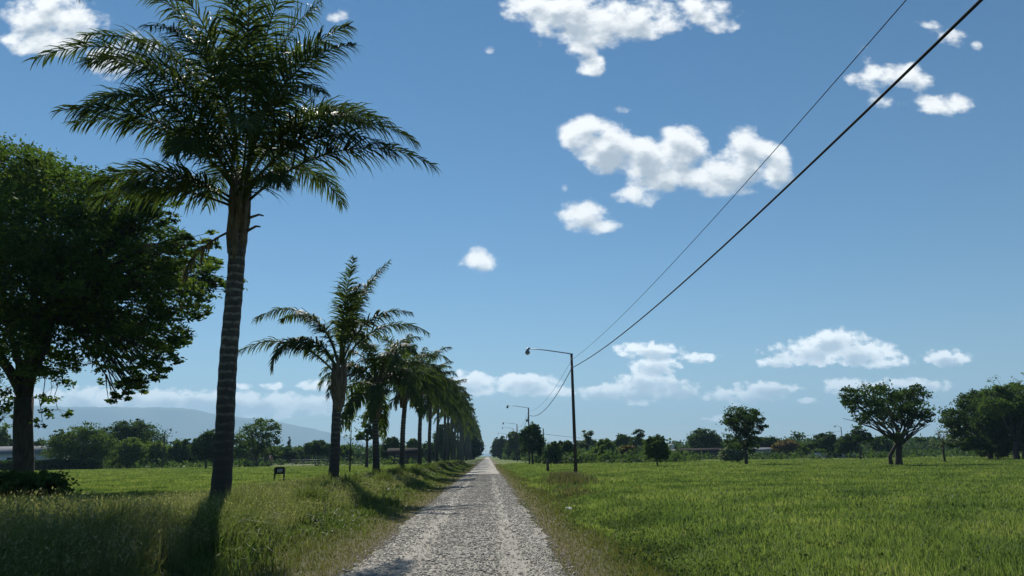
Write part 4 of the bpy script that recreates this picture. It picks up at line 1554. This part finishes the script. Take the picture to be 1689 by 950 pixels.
def lamp_pole(label, X, Y, H, group, arm=3.6, lean=0.0, box_=False, lamp=True, r0=0.15, name='lamp_pole', cat='lamp pole'):
    root = thing(name, label, cat, (X, Y, float(terrain(X, Y))), group)
    mb = MB()
    tube(mb, [(0, 0, -0.3), (lean * 0.5, 0, H / 2), (lean, 0, H)], [r0, r0 * 0.85, r0 * 0.68], 12)
    mb.build('pole', M['pole'], root, smooth=True)
    if lamp:
        mb = MB()
        tube(mb, [(lean + 0.12, 0, H - 0.08), (lean - 0.3, 0, H + 0.02), (lean - arm * 0.6, 0, H + 0.30), (lean - arm, 0, H + 0.44)], [0.05, 0.045, 0.04, 0.035], 7)
        mb.build('arm', M['steel'], root, smooth=True)
        mb = MB()
        a = np.array([lean - arm, 0, H + 0.44])
        # conical hood with its neck, hanging from the arm's end
        tube(mb, [a + (0.1, 0, 0.02), a + (-0.05, 0, 0.0), a + (-0.1, 0, -0.10), a + (-0.12, 0, -0.30), a + (-0.12, 0, -0.40)], [0.06, 0.10, 0.13, 0.2, 0.2], 12)
        mb.build('lamp_head', M['steel'], root, smooth=True)
        mb = MB()
        tube(mb, [a + (-0.12, 0, -0.402), a + (-0.12, 0, -0.46), a + (-0.12, 0, -0.52)], [0.17, 0.14, 0.05], 10)
        mb.build('lamp_lens', M['lens'], root, smooth=True)
    mb = MB()
    for z in (H - 0.55, H - 1.15):
        box(mb, (lean * 0.95 + 0.0, -0.16, z), (0.09, 0.14, 0.05))
        tube(mb, [(lean * 0.95, -0.24, z - 0.06), (lean * 0.95, -0.24, z + 0.1)], [0.05, 0.035], 8)
    mb.build('insulator_bracket', M['steel'], root)
    if box_:
        mb = MB()
        box(mb, (-0.28, 0, H - 2.2), (0.42, 0.3, 0.34))
        box(mb, (-0.28, 0, H - 2.0), (0.48, 0.36, 0.03))
        mb.build('control_box', M['steel'], root)
    return root


def catenary(p0, p1, sag, n=48):
    t = np.linspace(0, 1, n)[:, None]
    P = (1 - t) * np.asarray(p0, float) + t * np.asarray(p1, float)
    P[:, 2] -= sag * 4 * (t * (1 - t))[:, 0]
    return P


def cable(label, p0, p1, sag, rad, group, twist=False):
    mb = MB()
    P = catenary(p0, p1, sag, 90)
    if twist:                      # bundled conductors twisted round each other
        n = 900
        P = catenary(p0, p1, sag, n)
        L = np.linalg.norm(np.asarray(p1) - np.asarray(p0))
        for k in range(3):
            a = np.linspace(0, L / 0.55 * 2 * math.pi, n) + k * 2 * math.pi / 3
            Q = P + np.stack([np.cos(a), np.zeros(n), np.sin(a)], 1) * rad * 0.55
            tube(mb, Q, rad * 0.52, 5)
    else:
        tube(mb, P, rad, 6)
    tag(mb.build('power_cable', M['cable'], smooth=True), label, 'cable', group)


def street_line():
    G = 'lamp poles along the right side of the road'
    Y1 = 62.0
    b1, t1 = at(950, 782, Y1), at(942.5, 584, Y1)
    X1, H1 = b1[0], t1[2]
    poles = [(X1, Y1, H1)]
    lamp_pole('nearest lamp pole on the right verge, tall dark timber with long left arm', X1, Y1, H1, G, 3.5, lean=t1[0] - b1[0])
    spec = [(873, 132, 673, 'second lamp pole on the right verge, with a box below its arm', True),
            (853.5, 202, 700, 'third lamp pole from the camera, partly in front of dark trees', False),
            (847, 262, 707, 'fourth lamp pole from the camera, beside the far dark trees', False),
            (836, 330, 716, 'farthest lamp pole, tiny beside the end of the road', False)]
    for (px, Y, yt, lab, bx) in spec:
        X = at(px, 750, Y)[0]
        H = at(px, yt, Y)[2]
        poles.append((X, Y, H))
        lamp_pole(lab, X, Y, H, G, 3.5, box_=bx)
    # pole behind the camera that carries the near end of the cables
    X0, Y0, H0_ = X1 + 0.5, -6.0, H1
    lamp_pole('lamp pole behind the viewer that holds the near end of the cables', X0, Y0, H0_, G, 3.5)
    CG = 'cables strung between the lamp poles'
    le = t1[0] - b1[0]
    # near span: fitted through the points where it leaves the frame
    cable('thick black twisted cable from the nearest lamp pole up out of the photo', (X1 + le * 0.9, Y1 - 0.24, H1 - 1.15), (X0, Y0 + 0.2, H0_ - 0.8), 1.0, 0.027, CG)
    cable('thin upper wire from the nearest lamp pole up out of the photo', (X1 + le * 0.95, Y1 - 0.24, H1 - 0.5), (X0 - 0.2, Y0 + 0.2, H0_ + 0.3), 0.9, 0.010, CG)
    names = ['first and second', 'second and third', 'third and fourth', 'fourth and fifth']
    for k in range(len(poles) - 1):
        (xa, ya, ha), (xb, yb, hb) = poles[k], poles[k + 1]
        l0 = le * 0.9 if k == 0 else 0
        cable(f'thick lower cable sagging between the {names[k]} lamp poles', (xa + l0, ya + 0.2, ha - 1.15), (xb, yb - 0.24, hb - 1.15), 1.5, 0.034 + 0.006 * k, CG)
        cable(f'thin upper wire between the {names[k]} lamp poles', (xa + l0, ya + 0.2, ha - 0.5), (xb, yb - 0.24, hb - 0.5), 1.1, 0.012 + 0.006 * k, CG)
    # plain pole right of the second lamp pole and the far posts of a side line
    far = []
    for (px, yt, Y, lab, lamp) in [(896, 707, 150, 'bare pole without a lamp right of the dark roadside tree', False),
                                   (1138, 726, 230, 'thin far pole above the long low brown house', False),
                                   (1387, 705, 215, 'far street lamp with a short arm among the trees on the right', True)]:
        p = at(px, yt, Y)
        lamp_pole(lab, p[0], Y, p[2], None, 1.6, lamp=lamp, r0=0.15, name='lamp_post' if lamp else 'utility_pole', cat='lamp post' if lamp else 'pole')
        far.append((p[0], Y, p[2]))
    cable('far wire from the bare pole to the thin pole above the brown house', (far[0][0], far[0][1], far[0][2] - 1), (far[1][0], far[1][1], far[1][2] - 0.4), 0.8, 0.03, 'far wires over the right field')
    cable('far wire from the thin pole above the brown house to the far street lamp', (far[1][0], far[1][1], far[1][2] - 0.4), (far[2][0], far[2][1], far[2][2] - 1), 0.8, 0.03, 'far wires over the right field')
    p = at(272.5, 711, 158)
    lamp_pole('slim distant lamp post standing among pale bushy trees on the left', p[0], 158, p[2], None, -1.2, lamp=True, r0=0.12, name='lamp_post', cat='lamp post')


street_line()


# ---------------------------------------------------------------- houses, hedge, fence, sign, small things
def house(name, label, px0, px1, yeave, yridge, Y, depth, wall, roof, cat='house', wins=(), door=None, over=0.4, low_eave=False):
    x0, x1 = at(px0, 750, Y)[0], at(px1, 750, Y)[0]
    W, X = x1 - x0, (x0 + x1) / 2
    he = at((px0 + px1) / 2, yeave, Y)[2]
    hr = at((px0 + px1) / 2, yridge, Y)[2]
    root = thing(name, label, cat, (X, Y, 0))
    mb = MB()
    box(mb, (0, depth / 2, he / 2 - 0.1), (W, depth, he + 0.2))
    V = [(-W / 2, 0, he), (W / 2, 0, he), (W / 2, depth, he), (-W / 2, depth, he)]
    mb.build('wall', M[wall], root)
    mb = MB()
    t = 0.14
    o = over
    ym = depth / 2
    sec = [(-o, he + 0.02 - o * (hr - he) / ym), (ym, hr), (depth + o, he + 0.02 - o * (hr - he) / ym)]
    VV = []
    for xx in (-W / 2 - o, W / 2 + o):
        for (yy, zz) in sec:
            VV.append((xx, yy, zz + 0.02))
        for (yy, zz) in sec:
            VV.append((xx, yy, zz + t + 0.02))
    mb.add(VV, [(3, 4, 10, 9), (4, 5, 11, 10), (1, 0, 6, 7), (2, 1, 7, 8), (0, 3, 9, 6), (5, 2, 8, 11), (0, 1, 4, 3), (1, 2, 5, 4), (6, 9, 10, 7), (7, 10, 11, 8)])
    mb.build('roof', M[roof], root)
    for (u, w, z0, z1) in wins:
        mb = MB()
        box(mb, ((u - 0.5) * W, -0.02, (z0 + z1) / 2 * he), (w, 0.1, (z1 - z0) * he))
        wv = mb.build('window', M['dark'], root)
        mb = MB()
        for sx in (-1, 1):
            box(mb, ((u - 0.5) * W + sx * (w / 2 + 0.04), -0.03, (z0 + z1) / 2 * he), (0.08, 0.16, (z1 - z0) * he + 0.16))
        for sz in (z0 * he - 0.04, z1 * he + 0.04):
            box(mb, ((u - 0.5) * W, -0.03, sz), (w, 0.16, 0.08))
        mb.build('frame', M['greywall'], wv)
    if door is not None:
        mb = MB()
        box(mb, ((door - 0.5) * W, -0.02, min(2.1, he * 0.85) / 2), (0.95, 0.1, min(2.1, he * 0.85)))
        mb.build('door', M['brick'], root)
    return root


def houses():
    house('house', 'long pale house with grey sheet roof, half hidden by the huge tree trunk at left', -70, 76, 748, 737, 165, 9, 'white', 'roofgrey', wins=((0.6, 1.2, 0.4, 0.75), (0.85, 1.2, 0.4, 0.75)), door=0.72)
    house('shed', 'dark open fronted shed under the see-through tree right of the nearest palm', 399, 440, 751, 748, 178, 5, 'brick', 'roofbrown', 'shed', wins=((0.3, 1.6, 0.15, 0.8), (0.72, 1.6, 0.15, 0.8)))
    house('shed', 'reddish brown shed behind the trunks of the third and fourth palms', 640, 692, 746, 740, 170, 5, 'brick', 'roofbrown', 'shed', wins=((0.35, 1.2, 0.3, 0.75),), door=0.7)
    house('house', 'long low brown house under the dark domed tree', 1128, 1196, 745, 740, 185, 8, 'brick', 'roofbrown', wins=((0.2, 1.6, 0.3, 0.75), (0.55, 1.6, 0.3, 0.75), (0.8, 1.2, 0.3, 0.75)), door=0.38)
    house('shed', 'blue grey shed just left of the long brown house', 1111, 1130, 745, 742, 190, 4, 'greywall', 'roofgrey', 'shed', door=0.5)
    house('house', 'small white house left of the brownish tree in the right background', 1255, 1289, 743, 739, 190, 7, 'white', 'roofgrey', wins=((0.25, 1.1, 0.35, 0.75), (0.75, 1.1, 0.35, 0.75)), door=0.5)
    house('house', 'low white walled house behind the trees by the far street lamp', 1356, 1412, 746, 742, 180, 7, 'white', 'roofbrown', wins=((0.2, 1.2, 0.3, 0.75), (0.5, 1.2, 0.3, 0.75), (0.78, 1.2, 0.3, 0.75)), door=0.36)
    # white water tank on legs
    p = at(1107, 737, 200)
    root = thing('water_tank', 'white water tank on a stand beside the blue grey shed', 'water tank', (p[0], 200, 0))
    mb = MB()
    tube(mb, [(0, 0, p[2] - 0.6), (0, 0, p[2] - 0.55), (0, 0, p[2] + 0.45), (0, 0, p[2] + 0.65), (0, 0, p[2] + 0.75)], [0.75, 0.8, 0.8, 0.55, 0.2], 16)
    mb.build('tank', M['white'], root, smooth=True)
    mb = MB()
    box(mb, (0, 0, p[2] - 0.66), (1.8, 1.8, 0.1))
    mb.build('platform', M['steel'], root)
    for sx in (-1, 1):
        for sy in (-1, 1):
            mb = MB()
            tube(mb, [(sx * 0.75, sy * 0.75, -0.1), (sx * 0.7, sy * 0.7, p[2] - 0.71)], 0.07, 6)
            mb.build('leg', M['steel'], root)


def hedge():
    r = rng(91)
    Y = 146.0
    x0, x1 = at(-60, 760, Y)[0], at(168, 760, Y)[0]
    h = at(60, 758.5, Y)[2]
    root = thing('hedge', 'long low clipped dark hedge in front of the pale house at left', 'hedge', ((x0 + x1) / 2, Y, 0))
    n = 9000
    W = x1 - x0
    C = np.stack([r.uniform(-W / 2, W / 2, n), r.uniform(-0.7, 0.7, n), r.uniform(0.05, h - 0.05, n)], 1)
    mb = MB()
    leaf_quads(mb, C, 0.34, r, np.clip(r.normal(0.3, 0.15, n), 0, 1), aspect=0.7)
    mb.build('foliage', LEAF['dark'], root)
    mb = MB()
    for k in range(40):
        x = -W / 2 + W * (k + 0.5) / 40
        tube(mb, [(x, 0, -0.05), (x + r.normal(0, 0.1), 0, h * 0.7)], [0.05, 0.02], 5)
    mb.build('stem', M['bark'], root)


def fence():
    Y = 150.0
    xs = np.arange(at(425, 760, Y)[0], at(600, 760, Y)[0], 2.2)
    root = thing('wire_fence', 'thin post and wire fence across the left field behind the sign', 'fence', (xs[0], Y, 0))
    for x in xs:
        mb = MB()
        tube(mb, [(x - xs[0], 0, -0.1), (x - xs[0], 0, 1.45)], 0.055, 6)
        mb.build('post', M['palebark'], root)
    for z in (0.5, 0.95, 1.38):
        mb = MB()
        tube(mb, [(0, 0, z), (xs[-1] - xs[0], 0, z)], 0.008, 4)
        mb.build('wire', M['steel'], root)


def sign():
    Y = 49.0
    p = at(461, 780, Y)
    w = 17 / F0 * Y
    gz = float(terrain(p[0], Y))
    root = thing('sign_board', 'small dark sign board on two legs standing in the left field', 'sign', (p[0], Y, gz))
    zt = at(461, 771.5, Y)[2] - gz
    zb = at(461, 782, Y)[2] - gz
    mb = MB()
    box(mb, (0, 0, (zt + zb) / 2), (w - 0.10, 0.04, zt - zb))
    mb.build('panel', M['dark'], root)
    mb = MB()
    box(mb, (0.02, -0.026, (zt + zb) / 2 + 0.02), (w * 0.5, 0.008, (zt - zb) * 0.5))
    mb.build('notice', M['greywall'], root)
    for s in (-1, 1):
        mb = MB()
        box(mb, (s * (w / 2 - 0.045), 0, zt / 2 - 0.05), (0.09, 0.09, zt + 0.14))
        mb.build('leg', M['pole'], root)
    mb = MB()
    box(mb, (0, 0, zt + 0.03), (w - 0.182, 0.07, 0.055))
    mb.build('top_rail', M['pole'], root)


def small_things():
    r = rng(97)
    # weathered stub post by the verge
    Y = 72.0
    p = at(903, 765, Y)
    root = thing('stub_post', 'short dark wooden stub post left of the nearest lamp pole', 'post', (p[0], Y, float(terrain(p[0], Y))))
    mb = MB()
    tube(mb, [(0, 0, -0.2), (0.02, 0, 0.6), (0.0, 0, 1.15), (0.01, 0, 1.2)], [0.15, 0.13, 0.12, 0.07], 9)
    mb.build('post', M['pole'], root, smooth=True)
    mb = MB()
    box(mb, (0, -0.14, 0.95), (0.22, 0.03, 0.05))
    mb.build('staple', M['steel'], root)
    # scrap of white litter on the right verge
    d = pix_dir(938, 838)
    Y = CAMZ / -d[2]
    X = d[0] * Y
    u = np.linspace(-1, 1, 7)
    A, B = np.meshgrid(u, u)
    Z = 0.05 + 0.035 * r.normal(0, 1, A.shape)
    V = np.stack([A.ravel() * 0.09, B.ravel() * 0.07, np.clip(Z, 0.01, 0.14).ravel()], 1)
    i = (np.arange(6)[:, None] * 7 + np.arange(6)[None]).ravel()
    F = np.stack([i, i + 1, i + 8, i + 7], 1)
    mb = MB()
    mb.add(V, F)
    V2 = V.copy()
    V2[:, 2] = V2[:, 2] - 0.012
    mb.add(V2, F[:, ::-1])
    o = mb.build('crumpled_paper', M['white'])
    o.location = (X, Y, float(terrain(X, Y)) + 0.03)
    tag(o, 'scrap of crumpled white paper lying on the right grass verge', 'litter')


houses()
hedge()
fence()
sign()
small_things()
